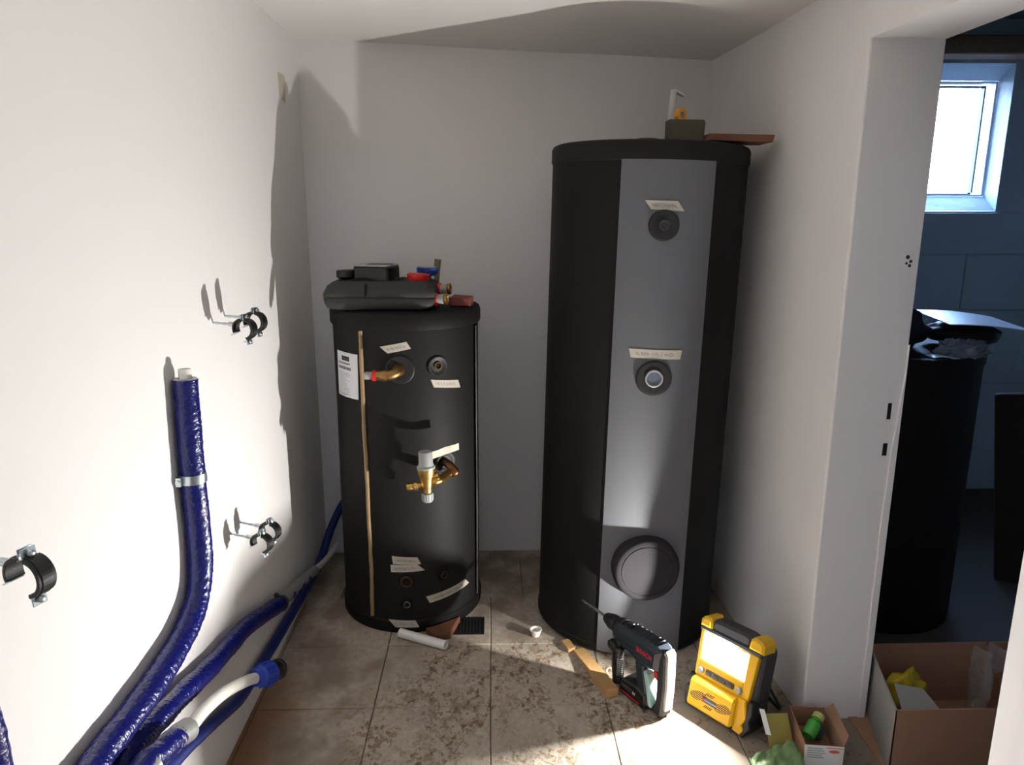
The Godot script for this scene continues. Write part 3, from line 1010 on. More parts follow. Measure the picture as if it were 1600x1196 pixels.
# ---------------------------------------------------------------- tall tank
func build_big_tank() -> void:
	var T := Transform3D(Basis(Vector3.BACK, deg_to_rad(-1.2)), Vector3(0.497, 0.0, -2.58))
	var t := thing("water_tank", "tall black cylindrical tank with a full-height grey front panel and round cap", "water tank", T)
	var R := 0.322
	var s := mb()
	lathe(s, Transform3D.IDENTITY, [Vector2(0, 0.025), Vector2(R - 0.004, 0.025), Vector2(R, 0.03), Vector2(R, 0.85), Vector2(R, 1.652), Vector2(0, 1.652)], 96)
	obj("body", s, M.foil_dark, t)
	s = mb()
	lathe(s, Transform3D.IDENTITY, [Vector2(0, 0.007), Vector2(R - 0.002, 0.007), Vector2(R + 0.003, 0.012), Vector2(R + 0.003, 0.03), Vector2(R - 0.001, 0.034)], 96)
	obj("base_ring", s, M.foil_dark, t)
	s = mb()
	lathe(s, Transform3D.IDENTITY, [Vector2(R - 0.006, 1.644), Vector2(R + 0.002, 1.646), Vector2(R + 0.004, 1.652), Vector2(R + 0.004, 1.690), Vector2(R - 0.001, 1.700), Vector2(R - 0.014, 1.706), Vector2(0, 1.707)], 96)
	obj("lid", s, M.foil, t)
	s = mb()
	lathe(s, Transform3D(Basis.IDENTITY, Vector3(-0.032, 1.705, 0.12)), [Vector2(0, 0), Vector2(0.045, 0), Vector2(0.042, 0.014), Vector2(0.034, 0.018), Vector2(0, 0.018)], 30)
	obj("vent_cap", s, M.rubber, t)
	# grey front panel
	s = mb()
	sheet(s, func(u: float, v: float) -> Vector3: return at_tank(-0.448 + 0.904 * u, 0.012 + 1.636 * v, R + 0.0035), 24, 4, Vector3(0, 0, 0.004))
	obj("front_panel", s, M.panel, t)
	var Rp := R + 0.0035
	for q in [[-0.03, 1.458, 0.044, "upper"], [-0.032, 0.988, 0.054, "lower"]]:
		var P := port_T(q[0], q[1], Rp)
		s = mb()
		lathe(s, P, [Vector2(q[2] * 1.06, -0.006), Vector2(q[2] * 1.06, 0.001), Vector2(q[2], 0.006), Vector2(q[2] * 0.9, 0.007), Vector2(q[2] * 0.5, 0.003), Vector2(0, 0.003)], 36)
		var o := obj("rosette", s, M.rubber, t)
		var k: float = q[2]
		s = mb()
		if q[3] == "upper":
			lathe(s, P, [Vector2(k * 0.36, 0.002), Vector2(k * 0.36, 0.009), Vector2(k * 0.26, 0.009), Vector2(k * 0.22, 0.005), Vector2(0, 0.005)], 28)
			obj("plug", s, M.dark_grey, o)
		else:
			lathe(s, P, [Vector2(k * 0.52, 0.002), Vector2(k * 0.52, 0.009), Vector2(k * 0.46, 0.011), Vector2(k * 0.42, 0.009), Vector2(k * 0.40, 0.006)], 28)
			obj("collar", s, M.grey, o)
			s = mb()
			lathe(s, P, [Vector2(k * 0.42, 0.002), Vector2(k * 0.40, 0.0065), Vector2(0, 0.0065)], 28)
			obj("blue_grey_plug", s, mat(col(96, 104, 118), 0.4), o)
	# round cap over the cleaning flange
	var C := port_T(0.005, 0.345, Rp)
	s = mb()
	lathe(s, C, [Vector2(0.112, -0.012), Vector2(0.112, 0.018), Vector2(0.108, 0.030), Vector2(0.100, 0.037), Vector2(0.088, 0.0385), Vector2(0.087, 0.0365), Vector2(0.0855, 0.0365), Vector2(0.0845, 0.0385), Vector2(0.05, 0.041), Vector2(0, 0.042)], 64)
	obj("flange_cap", s, M.cap, t)
	patch("tape_strip", t, Rp, [Vector2(-0.155, 1.504), Vector2(0.153, 1.500), Vector2(0.086, 1.529), Vector2(-0.215, 1.530)], M.tape, 0.0012, scribble(61))
	patch("tape_strip", t, Rp, [Vector2(-0.262, 1.052), Vector2(0.217, 1.048), Vector2(0.230, 1.077), Vector2(-0.285, 1.080)], M.tape, 0.0012, scribble(62))

func build_things_on_big_tank() -> void:
	var s := mb()
	var y := 1.7055
	var bo := Vector3(0.608, y + 0.002, -2.425)
	var p := [Vector2(-0.054, 0), Vector2(0.052, 0), Vector2(0.056, 0.058), Vector2(0.052, 0.066), Vector2(-0.054, 0.068)]
	prism(s, Transform3D(Basis.IDENTITY, bo), p, 0.07, 0.002)
	tag(obj("carton", s, M.olive), "small dark olive carton standing on top of the tall tank", "box")
	s = mb()
	var TR := Transform3D(Basis(Vector3.UP, 0.5) * Basis(Vector3.RIGHT, PI / 2), Vector3(0.594, y + 0.068 + 0.019, -2.43))
	lathe(s, TR, [Vector2(0.010, -0.009), Vector2(0.019, -0.009), Vector2(0.019, 0.009), Vector2(0.010, 0.009), Vector2(0.010, -0.009)], 28)
	var tr := obj("tape_roll", s, M.orange)
	tag(tr, "little orange roll lying on its rim on the olive carton", "tape roll")
	s = mb()
	lathe(s, TR, [Vector2(0.0075, -0.008), Vector2(0.0101, -0.008), Vector2(0.0101, 0.008), Vector2(0.0075, 0.008), Vector2(0.0075, -0.008)], 24)
	obj("core", s, M.grey, tr)
	# bent white strip standing behind the carton
	s = mb()
	var q := [Vector2(0.002, 0.0), Vector2(0.012, 0.0), Vector2(0.017, 0.085), Vector2(0.028, 0.158), Vector2(0.029, 0.166), Vector2(0.060, 0.154), Vector2(0.061, 0.160), Vector2(0.026, 0.176), Vector2(0.018, 0.174)]
	prism(s, Transform3D(Basis(Vector3.UP, 0.35), Vector3(0.566, 1.7045, -2.50)), q, 0.018, 0.0006)
	tag(obj("bracket", s, mat(col(205, 202, 198), 0.5)), "bent whitish bracket standing behind the olive carton on the tall tank", "bracket")
	# orange brown board that bridges the tank and the wall
	s = mb()
	var bp := [Vector2(0.660, 0.0), Vector2(0.868, 0.0), Vector2(0.872, 0.021), Vector2(0.672, 0.021)]
	prism(s, Transform3D(Basis(Vector3.BACK, -0.02), Vector3(0.0, 1.7235, -2.425)), bp, 0.13, 0.002)
	tag(obj("board", s, M.board), "orange brown board on the tall tank reaching over to the wall", "board")

# ---------------------------------------------------------------- pipes on the left wall
func wrap_rad(r: float, sd: int, amp := 0.0013) -> Callable:
	var f := FastNoiseLite.new()
	f.seed = sd
	f.frequency = 1.0
	f.fractal_octaves = 2
	return func(l: float, a: float) -> float:
		var fold := f.get_noise_3d(l * 120.0 + 2.2 * sin(a), 2.2 * cos(a) + l * 9.0, 2.2 * sin(a))
		var swell := f.get_noise_2d(l * 8.0, 7.0)
		return r + amp * fold + amp * 0.9 * swell

func build_pipes() -> void:
	var s := mb()
	var x := -0.713
	var t := thing("heating_pipe", "thick blue foil-wrapped pipe rising up the white wall to an open white end", "pipe", Transform3D.IDENTITY)
	tube(s, smooth_path([Vector3(-0.61, 0.02, -0.80), Vector3(-0.62, 0.25, -0.84), Vector3(-0.645, 0.45, -0.93), Vector3(-0.69, 0.528, -1.04), Vector3(x, 0.537, -1.153), Vector3(x, 0.533, -1.29), Vector3(x, 0.534, -1.42), Vector3(x, 0.550, -1.555), Vector3(x, 0.59, -1.64), Vector3(x, 0.66, -1.678), Vector3(x, 0.76, -1.688), Vector3(x, 0.90, -1.688), Vector3(x, 1.118, -1.700)], 0.004), wrap_rad(0.0285, 71, 0.0021), 36)
	obj("blue_wrap", s, M.blue, t)
	s = mb()
	lathe(s, Transform3D(basis_y(Vector3(0, 1, -0.05)), Vector3(x, 1.115, -1.700)), [Vector2(0.016, 0), Vector2(0.0265, 0.0), Vector2(0.0265, 0.006), Vector2(0.016, 0.006)], 28)
	obj("foam_edge", s, M.grey, t)
	s = mb()
	lathe(s, Transform3D(basis_y(Vector3(0, 1, -0.05)), Vector3(x, 1.10, -1.700)), [Vector2(0.0145, 0), Vector2(0.0145, 0.042), Vector2(0.0110, 0.043), Vector2(0.0105, 0.01), Vector2(0, 0.01)], 24)
	obj("white_core", s, M.pipe_white, t)
	# zinc clip that holds it to the wall
	s = mb()
	lathe(s, Transform3D(basis_y(Vector3(0, 1, -0.02)), Vector3(x, 0.882, -1.688)), [Vector2(0.0285, -0.011), Vector2(0.0315, -0.011), Vector2(0.0315, 0.011), Vector2(0.0285, 0.011)], 32)
	box(s, Transform3D(Basis.IDENTITY, Vector3(x - 0.020, 0.882, -1.656)), Vector3(0.012, 0.022, 0.012), 0.001)
	var clip := obj("pipe_clip", s, M.zinc, t)
	s = mb()
	lathe(s, Transform3D(basis_y(Vector3.BACK), Vector3(x - 0.020, 0.882, -1.652)), [Vector2(0, 0), Vector2(0.006, 0), Vector2(0.006, 0.005), Vector2(0, 0.006)], 6)
	obj("screw", s, M.zinc, clip)

	# second wrapped pipe
	t = thing("heating_pipe", "blue wrapped pipe slanting down to taped silver joints behind the short tank", "pipe")
	s = mb()
	x = -0.715
	tube(s, smooth_path([Vector3(-0.585, 0.02, -0.875), Vector3(-0.60, 0.2, -0.91), Vector3(-0.64, 0.36, -0.99), Vector3(-0.695, 0.450, -1.12), Vector3(x, 0.470, -1.25), Vector3(x, 0.455, -1.34), Vector3(x, 0.424, -1.493), Vector3(x, 0.376, -1.69), Vector3(x, 0.328, -1.94), Vector3(-0.712, 0.268, -2.13), Vector3(-0.707, 0.232, -2.245)], 0.004), wrap_rad(0.0255, 72, 0.0020), 34)
	obj("blue_wrap", s, M.blue, t)
	s = mb()
	lathe(s, Transform3D(basis_y(Vector3(0.02, -0.26, -1)), Vector3(-0.707, 0.234, -2.238)), [Vector2(0, 0), Vector2(0.027, 0.0), Vector2(0.028, 0.012), Vector2(0.024, 0.03), Vector2(0.018, 0.034), Vector2(0, 0.034)], 26)
	obj("end_cap", s, M.charcoal, t)
	s = mb()
	tube(s, smooth_path([Vector3(-0.707, 0.228, -2.26), Vector3(-0.704, 0.19, -2.44), Vector3(-0.70, 0.128, -2.68)], 0.008), wrap_rad(0.019, 73, 0.0012), 20)
	var j := obj("silver_tape", s, M.duct, t)
	for q in [0.22, 0.5, 0.7]:
		var a := Vector3(-0.707, 0.228, -2.26).lerp(Vector3(-0.70, 0.128, -2.68), q)
		s = mb()
		lathe(s, Transform3D(basis_y(Vector3(0.02, -0.24, -1)), a), [Vector2(0.0185, -0.017), Vector2(0.0205, -0.016), Vector2(0.0205, 0.016), Vector2(0.0185, 0.017)], 22)
		obj("blue_band", s, M.dusty_blue, j)
	s = mb()
	tube(s, smooth_path([Vector3(-0.70, 0.130, -2.67), Vector3(-0.69, 0.095, -2.84), Vector3(-0.68, 0.075, -3.03)], 0.02), 0.012, 16)
	obj("white_core", s, M.pipe_white, t)
	s = mb()
	lathe(s, Transform3D(basis_y(Vector3(-0.3, 0.8, 0.3)), Vector3(-0.715, 0.245, -2.262)), [Vector2(0, 0), Vector2(0.008, 0), Vector2(0.008, 0.018), Vector2(0, 0.020)], 8)
	obj("bolt", s, M.charcoal, t)

	# third: thin one low along the skirting, rising behind the short tank
	t = thing("heating_pipe", "thin dusty blue tube lowest along the wall that bends up behind the short tank", "pipe")
	s = mb()
	tube(s, smooth_path([Vector3(-0.61, 0.02, -1.0), Vector3(-0.66, 0.22, -1.12), Vector3(-0.71, 0.312, -1.33), Vector3(-0.722, 0.284, -1.475), Vector3(-0.722, 0.221, -1.667), Vector3(-0.722, 0.150, -1.87), Vector3(-0.722, 0.128, -2.05), Vector3(-0.722, 0.105, -2.275), Vector3(-0.722, 0.078, -2.64), Vector3(-0.72, 0.08, -2.88), Vector3(-0.70, 0.16, -3.0), Vector3(-0.65, 0.26, -3.05), Vector3(-0.56, 0.36, -3.06)], 0.007), wrap_rad(0.0165, 74, 0.0009), 20)
	obj("blue_wrap", s, M.dusty_blue, t)

	# fourth: white pipe out of a taped blue sleeve, compression fitting on its end
	t = thing("heating_pipe", "white plastic pipe leaving a grey-taped blue sleeve and ending in a blue fitting", "pipe")
	s = mb()
	var wp := smooth_path([Vector3(-0.6448, 0.4497, -1.3385), Vector3(-0.6448, 0.4331, -1.3776), Vector3(-0.6448, 0.4175, -1.4557), Vector3(-0.6448, 0.3765, -1.5769), Vector3(-0.6448, 0.3002, -1.7342), Vector3(-0.6448, 0.2514, -1.8172)], 0.01)
	tube(s, wp, 0.0145, 20)
	obj("white_core", s, M.pipe_white, t)
	s = mb()
	tube(s, smooth_path([Vector3(-0.555, 0.02, -0.955), Vector3(-0.585, 0.30, -1.02), Vector3(-0.6448, 0.4859, -1.1529), Vector3(-0.6448, 0.4761, -1.2603), Vector3(-0.6448, 0.4566, -1.3209)], 0.006), wrap_rad(0.024, 75, 0.0016), 22)
	obj("blue_wrap", s, M.blue, t)
	s = mb()
	tube(s, smooth_path([Vector3(-0.6448, 0.4663, -1.2916), Vector3(-0.6448, 0.4527, -1.3336), Vector3(-0.6448, 0.4370, -1.3698)], 0.005), wrap_rad(0.0245, 76, 0.0012), 22)
	obj("grey_tape", s, M.duct, t)
	s = mb()
	tube(s, smooth_path([Vector3(-0.6448, 0.4878, -1.1626), Vector3(-0.6448, 0.4869, -1.2066)], 0.005), wrap_rad(0.026, 77, 0.0012), 22)
	obj("grey_tape", s, M.duct, t)
	var F := Transform3D(basis_y(Vector3(0.42, -0.28, -0.86)), Vector3(-0.6448, 0.2690, -1.7879))
	s = mb()
	lathe(s, F, [Vector2(0.0146, 0.0), Vector2(0.022, 0.0), Vector2(0.024, 0.006), Vector2(0.024, 0.014), Vector2(0.030, 0.020), Vector2(0.031, 0.060), Vector2(0.027, 0.066), Vector2(0, 0.066)], 32)
	var fit := obj("blue_nut", s, M.blue_plain, t)
	for k in 12:
		var a := TAU * k / 12
		s = mb()
		box(s, F * Transform3D(Basis(Vector3.UP, a), Vector3(0, 0.041, 0)) * Transform3D(Basis.IDENTITY, Vector3(0, 0, 0.0315)), Vector3(0.005, 0.036, 0.005), 0.001)
		obj("grip_rib", s, M.blue_plain, fit)
	s = mb()
	lathe(s, F, [Vector2(0, 0.064), Vector2(0.028, 0.064), Vector2(0.028, 0.074), Vector2(0.026, 0.076), Vector2(0.026, 0.086), Vector2(0.029, 0.088), Vector2(0.029, 0.096), Vector2(0.022, 0.097), Vector2(0.020, 0.078), Vector2(0, 0.078)], 32)
	obj("black_thread", s, M.black, t)

	# fifth: upright one at the very left
	t = thing("heating_pipe", "upright blue wrapped pipe at the near left end of the white wall", "pipe")
	s = mb()
	tube(s, smooth_path([Vector3(-0.712, 0.0, -0.93), Vector3(-0.712, 0.35, -0.925), Vector3(-0.712, 0.7, -0.921), Vector3(-0.714, 0.85, -0.910), Vector3(-0.714, 1.0, -0.87), Vector3(-0.714, 1.2, -0.80)], 0.006), wrap_rad(0.026, 78, 0.0016), 26)
	obj("blue_wrap", s, M.blue, t)

# ---------------------------------------------------------------- pipe clamps with rubber lining
func make_clamp(at: Vector3, label: String, open_deg: float, size: float, rod_len: float) -> void:
	var t := thing("pipe_clamp", label, "pipe clamp", Transform3D(Basis(Vector3.UP, -0.36), at), "opened pipe clamps on the left wall")
	var r := 0.021 * size
	var d := 0.025 * minf(size, 1.2)
	var w := 0.0045
	var I := Transform3D.IDENTITY
	# wall half
	var s := mb()
	arc_band(s, I, r, r + w + 0.001, 84, 205, d)
	var lin := obj("rubber_lining", s, M.rubber, t)
	s = mb()
	arc_band(s, I, r + w + 0.0005, r + w + 0.0022, 82, 207, d * 0.62)
	obj("steel_band", s, M.black, lin)
	s = mb()
	box(s, Transform3D(Basis.IDENTITY, Vector3(0.003, r + 0.010, 0)), Vector3(0.0025, 0.016, d * 0.8), 0.0006)
	obj("ear", s, M.zinc, t)
	s = mb()
	var la := deg_to_rad(207)
	box(s, Transform3D(Basis(Vector3.BACK, la + PI / 2), Vector3(cos(la), sin(la), 0) * (r + 0.008)), Vector3(0.0025, 0.018, d * 0.8), 0.0006)
	obj("ear", s, M.zinc, t)
	# boss and threaded rod into the wall
	s = mb()
	var b := Vector3(cos(deg_to_rad(158)), sin(deg_to_rad(158)), 0) * (r + w)
	lathe(s, Transform3D(basis_y(Vector3(-1, 0.03, 0)), b + Vector3(0.003, 0, 0)), [Vector2(0, 0), Vector2(0.007, 0), Vector2(0.007, 0.022), Vector2(0.006, 0.024), Vector2(0, 0.024)], 6)
	obj("boss", s, M.zinc, t)
	s = mb()
	tube(s, smooth_path([b + Vector3(-0.015, 0, 0), b + Vector3(-rod_len, 0.002, 0)], 0.0015), func(l: float, _a: float) -> float: return 0.0036 + 0.0005 * sin(l * 4000.0), 10)
	obj("threaded_rod", s, M.zinc, t)
	# outer half, swung open about the upper ear
	var piv := Vector3(0.004, r + 0.006, 0)
	var O := Transform3D(Basis.IDENTITY, piv + Vector3(0.007, 0.0, 0)) * Transform3D(Basis(Vector3.BACK, deg_to_rad(open_deg)), Vector3.ZERO) * Transform3D(Basis.IDENTITY, -piv)
	s = mb()
	arc_band(s, O, r, r + w + 0.001, -88, 78, d, 18)
	var lo := obj("rubber_lining", s, M.rubber, t)
	s = mb()
	arc_band(s, O, r + w + 0.0005, r + w + 0.0022, -90, 80, d * 0.62, 18)
	obj("steel_band", s, M.black, lo)
	s = mb()
	box(s, O * Transform3D(Basis.IDENTITY, Vector3(0.003, r + 0.010, 0)), Vector3(0.0025, 0.016, d * 0.8), 0.0006)
	obj("ear", s, M.zinc, t)
	s = mb()
	box(s, O * Transform3D(Basis.IDENTITY, Vector3(0.001, -r - 0.011, 0)), Vector3(0.0025, 0.018, d * 0.8), 0.0006)
	obj("ear", s, M.zinc, t)
	# the two closing screws
	for y in [r + 0.010, -r - 0.012]:
		s = mb()
		var X := O if y < 0 else I
		var at0 := Vector3(0.014 if y > 0 else 0.004, y, 0)
		lathe(s, X * Transform3D(basis_y(Vector3.RIGHT), at0), [Vector2(0, 0), Vector2(0.0055, 0), Vector2(0.0055, 0.003), Vector2(0.003, 0.0045), Vector2(0, 0.0045)], 16)
		rod(s, X * at0, X * (at0 + Vector3(-0.020, 0, 0)), 0.0024, 10)
		obj("screw", s, M.zinc, t)

func build_clamps() -> void:
	make_clamp(Vector3(-0.655, 1.003, -0.972), "larger open pipe clamp alone on the wall left of the thick blue pipe", 8, 1.12, 0.08)
	make_clamp(Vector3(-0.655, 1.197, -1.955), "nearer of the two open pipe clamps above the end of the thick blue pipe", 8, 1.0, 0.080)
	make_clamp(Vector3(-0.655, 1.203, -2.045), "farther of the two open pipe clamps above the end of the thick blue pipe", 8, 1.0, 0.080)
	make_clamp(Vector3(-0.655, 0.590, -1.95), "nearer of the two low open pipe clamps right above the slanting blue pipe", 8, 1.0, 0.080)
	make_clamp(Vector3(-0.655, 0.590, -2.03), "farther of the two low open pipe clamps right above the slanting blue pipe", 8, 1.0, 0.080)

# ---------------------------------------------------------------- battery work lamp
func build_work_lamp() -> void:
	var u := Vector3(0.6110, 0, 0.7916)
	var back := Vector3(0.7916, 0, -0.6110)
	var up := (Vector3.UP * cos(deg_to_rad(12)) + back * sin(deg_to_rad(12)))
	var n := u.cross(up).normalized()
	var T := Transform3D(Basis(u, up, n), Vector3(0.605, 0.004, -2.018))
	var t := thing("work_lamp", "yellow and dark grey flood work lamp with speaker standing lit on the floor", "work lamp", T)
	var s := mb()
	prism(s, Transform3D(Basis.IDENTITY, Vector3(0.108, 0.0, -0.047)), rrect(0.0 - 0.108, 0.018, 0.108, 0.262, 0.02), 0.07, 0.006)
	obj("housing", s, M.dark_grey, t)
	# bumper: dark base with two feet, dark corners
	s = mb()
	prism(s, Transform3D(Basis.IDENTITY, Vector3(0, 0, -0.03)), [Vector2(-0.008, 0.02), Vector2(0.0, -0.001), Vector2(0.045, -0.001), Vector2(0.055, 0.006), Vector2(0.15, 0.006), Vector2(0.16, -0.001), Vector2(0.205, -0.001), Vector2(0.222, 0.03), Vector2(0.216, 0.05), Vector2(0.222, 0.075), Vector2(0.218, 0.105), Vector2(0.205, 0.11), Vector2(0.2, 0.02), Vector2(0.015, 0.02), Vector2(0.012, 0.06), Vector2(-0.006, 0.06)], 0.085, 0.003)
	lathe(s, Transform3D(basis_y(Vector3.LEFT), Vector3(-0.004, 0.072, -0.03)), [Vector2(0, 0), Vector2(0.014, 0), Vector2(0.014, 0.016), Vector2(0.011, 0.018), Vector2(0, 0.018)], 20)
	lathe(s, Transform3D(basis_y(Vector3.RIGHT), Vector3(0.214, 0.085, -0.03)), [Vector2(0, 0), Vector2(0.016, 0), Vector2(0.016, 0.014), Vector2(0, 0.016)], 20)
	obj("bumper", s, M.charcoal, t)
	# yellow front frame with the opening for the light
	s = mb()
	var fz := Transform3D(Basis.IDENTITY, Vector3(0, 0, -0.006))
	prism(s, fz, [Vector2(0.008, 0.10), Vector2(0.018, 0.10), Vector2(0.018, 0.242), Vector2(0.003, 0.242)], 0.02, 0.002)
	prism(s, fz, [Vector2(0.173, 0.10), Vector2(0.196, 0.10), Vector2(0.204, 0.242), Vector2(0.173, 0.242)], 0.02, 0.002)
	prism(s, fz, [Vector2(0.018, 0.236), Vector2(0.173, 0.236), Vector2(0.173, 0.246), Vector2(0.018, 0.246)], 0.02, 0.002)
	prism(s, fz, [Vector2(0.018, 0.10), Vector2(0.173, 0.10), Vector2(0.173, 0.150), Vector2(0.018, 0.150)], 0.02, 0.002)
	obj("front_frame", s, M.yellow, t)
	s = mb()
	prism(s, Transform3D(Basis.IDENTITY, Vector3(0, 0, -0.006)), rrect(0.016, 0.148, 0.175, 0.238, 0.008), 0.006, 0.001)
	obj("light_panel", s, M.lamp_glow, t)
	# control strip: two round knobs and four keys
	s = mb()
	prism(s, Transform3D(Basis.IDENTITY, Vector3(0, 0, 0.005)), rrect(0.046, 0.113, 0.146, 0.131, 0.004), 0.004, 0.001)
	var strip := obj("key_strip", s, M.dark_grey, t)
	for k in 4:
		s = mb()
		prism(s, Transform3D(Basis.IDENTITY, Vector3(0.058 + 0.0255 * k, 0.122, 0.008)), rrect(-0.0085, -0.005, 0.0085, 0.005, 0.002), 0.004, 0.001)
		obj("key", s, M.charcoal, strip)
	for x in [0.030, 0.164]:
		s = mb()
		lathe(s, Transform3D(basis_y(Vector3.BACK), Vector3(x, 0.121, 0.003)), [Vector2(0, 0), Vector2(0.0105, 0), Vector2(0.0105, 0.006), Vector2(0.008, 0.010), Vector2(0, 0.010)], 24)
		obj("knob", s, M.grey, t)
	# speaker front, standing proud with a sloped shoulder
	s = mb()
	var sp := [Vector2(0.0, 0.010), Vector2(0.028, 0.012), Vector2(0.032, 0.018), Vector2(0.032, 0.090), Vector2(0.026, 0.097), Vector2(0.0, 0.105)]
	var SX := Transform3D(Basis(Vector3.BACK, Vector3.UP, Vector3.LEFT), Vector3(0.092, 0, 0.0))
	prism(s, SX, reversed_ccw(sp), 0.158, 0.006)
	prism(s, Transform3D(Basis.IDENTITY, Vector3(0.0, 0, 0.004)), [Vector2(0.168, 0.004), Vector2(0.196, 0.0), Vector2(0.206, 0.02), Vector2(0.196, 0.03), Vector2(0.206, 0.055), Vector2(0.194, 0.105), Vector2(0.168, 0.105)], 0.02, 0.003)
	var spk := obj("speaker_front", s, M.yellow, t)
	for g in [[0.028, 9, 0.072], [0.112, 9, 0.068]]:
		for k in 10:
			var x: float = g[0] + 0.0056 * k
			var ln := 0.034 * sin(PI * (k + 1.0) / 11.0) + 0.006
			s = mb()
			box(s, Transform3D(Basis(Vector3.BACK, -0.65), Vector3(x, 0.054, 0.0322)), Vector3(0.0022, ln, 0.0016), 0.0004)
			obj("grille_slot", s, M.charcoal, spk)
	for k in 5:
		for y in [0.072, 0.034]:
			s = mb()
			box(s, Transform3D(Basis(Vector3.BACK, -0.65), Vector3(0.080 + 0.0056 * k, y, 0.0322)), Vector3(0.0022, 0.011, 0.0016), 0.0004)
			obj("grille_slot", s, M.charcoal, spk)
	s = mb()
	prism(s, Transform3D(Basis.IDENTITY, Vector3(0.092, 0.053, 0.033)), rrect(-0.024, -0.008, 0.024, 0.008, 0.002), 0.003, 0.0006)
	var pl := obj("logo_plate", s, mat(col(70, 70, 96), 0.4), t)
	s = mb()
	box(s, Transform3D(Basis.IDENTITY, Vector3(0.074, 0.053, 0.0348)), Vector3(0.009, 0.009, 0.001), 0.0003)
	obj("red_mark", s, M.print_red, pl)
	text("lettering", "brennenstuhl", 0.0062, Transform3D(Basis.IDENTITY, Vector3(0.0975, 0.053, 0.0348)), M.print_white, pl)
	# carrying handle: dark bar with yellow shoulders
	s = mb()
	var bar := [Vector2(0.040, 0.250), Vector2(0.165, 0.250), Vector2(0.172, 0.262), Vector2(0.168, 0.284), Vector2(0.150, 0.288), Vector2(0.055, 0.286), Vector2(0.038, 0.284), Vector2(0.034, 0.262)]
	prism(s, Transform3D(Basis.IDENTITY, Vector3(0, 0, -0.03)), bar, 0.062, 0.008)
	prism(s, Transform3D(Basis.IDENTITY, Vector3(0, 0, -0.03)), [Vector2(0.0, 0.240), Vector2(0.210, 0.240), Vector2(0.216, 0.256), Vector2(-0.002, 0.256)], 0.072, 0.004)
	obj("handle", s, M.dark_grey, t)
	for x in [-1.0, 1.0]:
		s = mb()
		var q := [Vector2(0.0, 0.0), Vector2(0.044, 0.0), Vector2(0.040, 0.026), Vector2(0.030, 0.036), Vector2(0.010, 0.032), Vector2(0.0, 0.020)]
		if x > 0:
			q = [Vector2(0.0, 0.0), Vector2(0.050, 0.0), Vector2(0.050, 0.024), Vector2(0.040, 0.036), Vector2(0.012, 0.040), Vector2(0.004, 0.030)]
		prism(s, Transform3D(Basis.IDENTITY, Vector3(-0.003 if x < 0 else 0.166, 0.252, -0.028)), q, 0.074, 0.007)
		obj("handle_shoulder", s, M.yellow, t)
	# support stand behind
	s = mb()
	prism(s, Transform3D(Basis(Vector3.RIGHT, 0.42), Vector3(0.108, 0.05, -0.095)), rrect(-0.085, -0.05, 0.085, 0.07, 0.01), 0.014, 0.003)
	obj("stand", s, M.charcoal, t)
	# its light
	var l := AreaLight3D.new()
	l.name = "work_lamp_light"
	l.area_size = Vector2(0.034, 0.024)
	l.light_color = Color(1.0, 0.99, 0.97)
	l.light_energy = 3.5
	l.area_normalize_energy = true
	l.area_range = 12.0
	l.area_attenuation = 2.0
	l.shadow_enabled = true
	t.add_child(l)
	l.transform = Transform3D(Basis(Vector3.UP, PI - deg_to_rad(5.0)) * Basis(Vector3.RIGHT, deg_to_rad(10.0)), Vector3(0.080, 0.202, 0.0005))
	# mains lead with its paper tag
	s = mb()
	tube(s, smooth_path([T * Vector3(0.19, 0.10, -0.09), Vector3(0.815, 0.105, -1.985), Vector3(0.838, 0.085, -1.96), Vector3(0.865, 0.035, -1.945), Vector3(0.875, 0.009, -1.975), Vector3(0.86, 0.0065, -2.04), Vector3(0.82, 0.0065, -2.09)], 0.012), 0.0045, 10)
	tag(obj("mains_lead", s, M.charcoal), "dark lead running from the back of the yellow lamp to the floor", "cable")

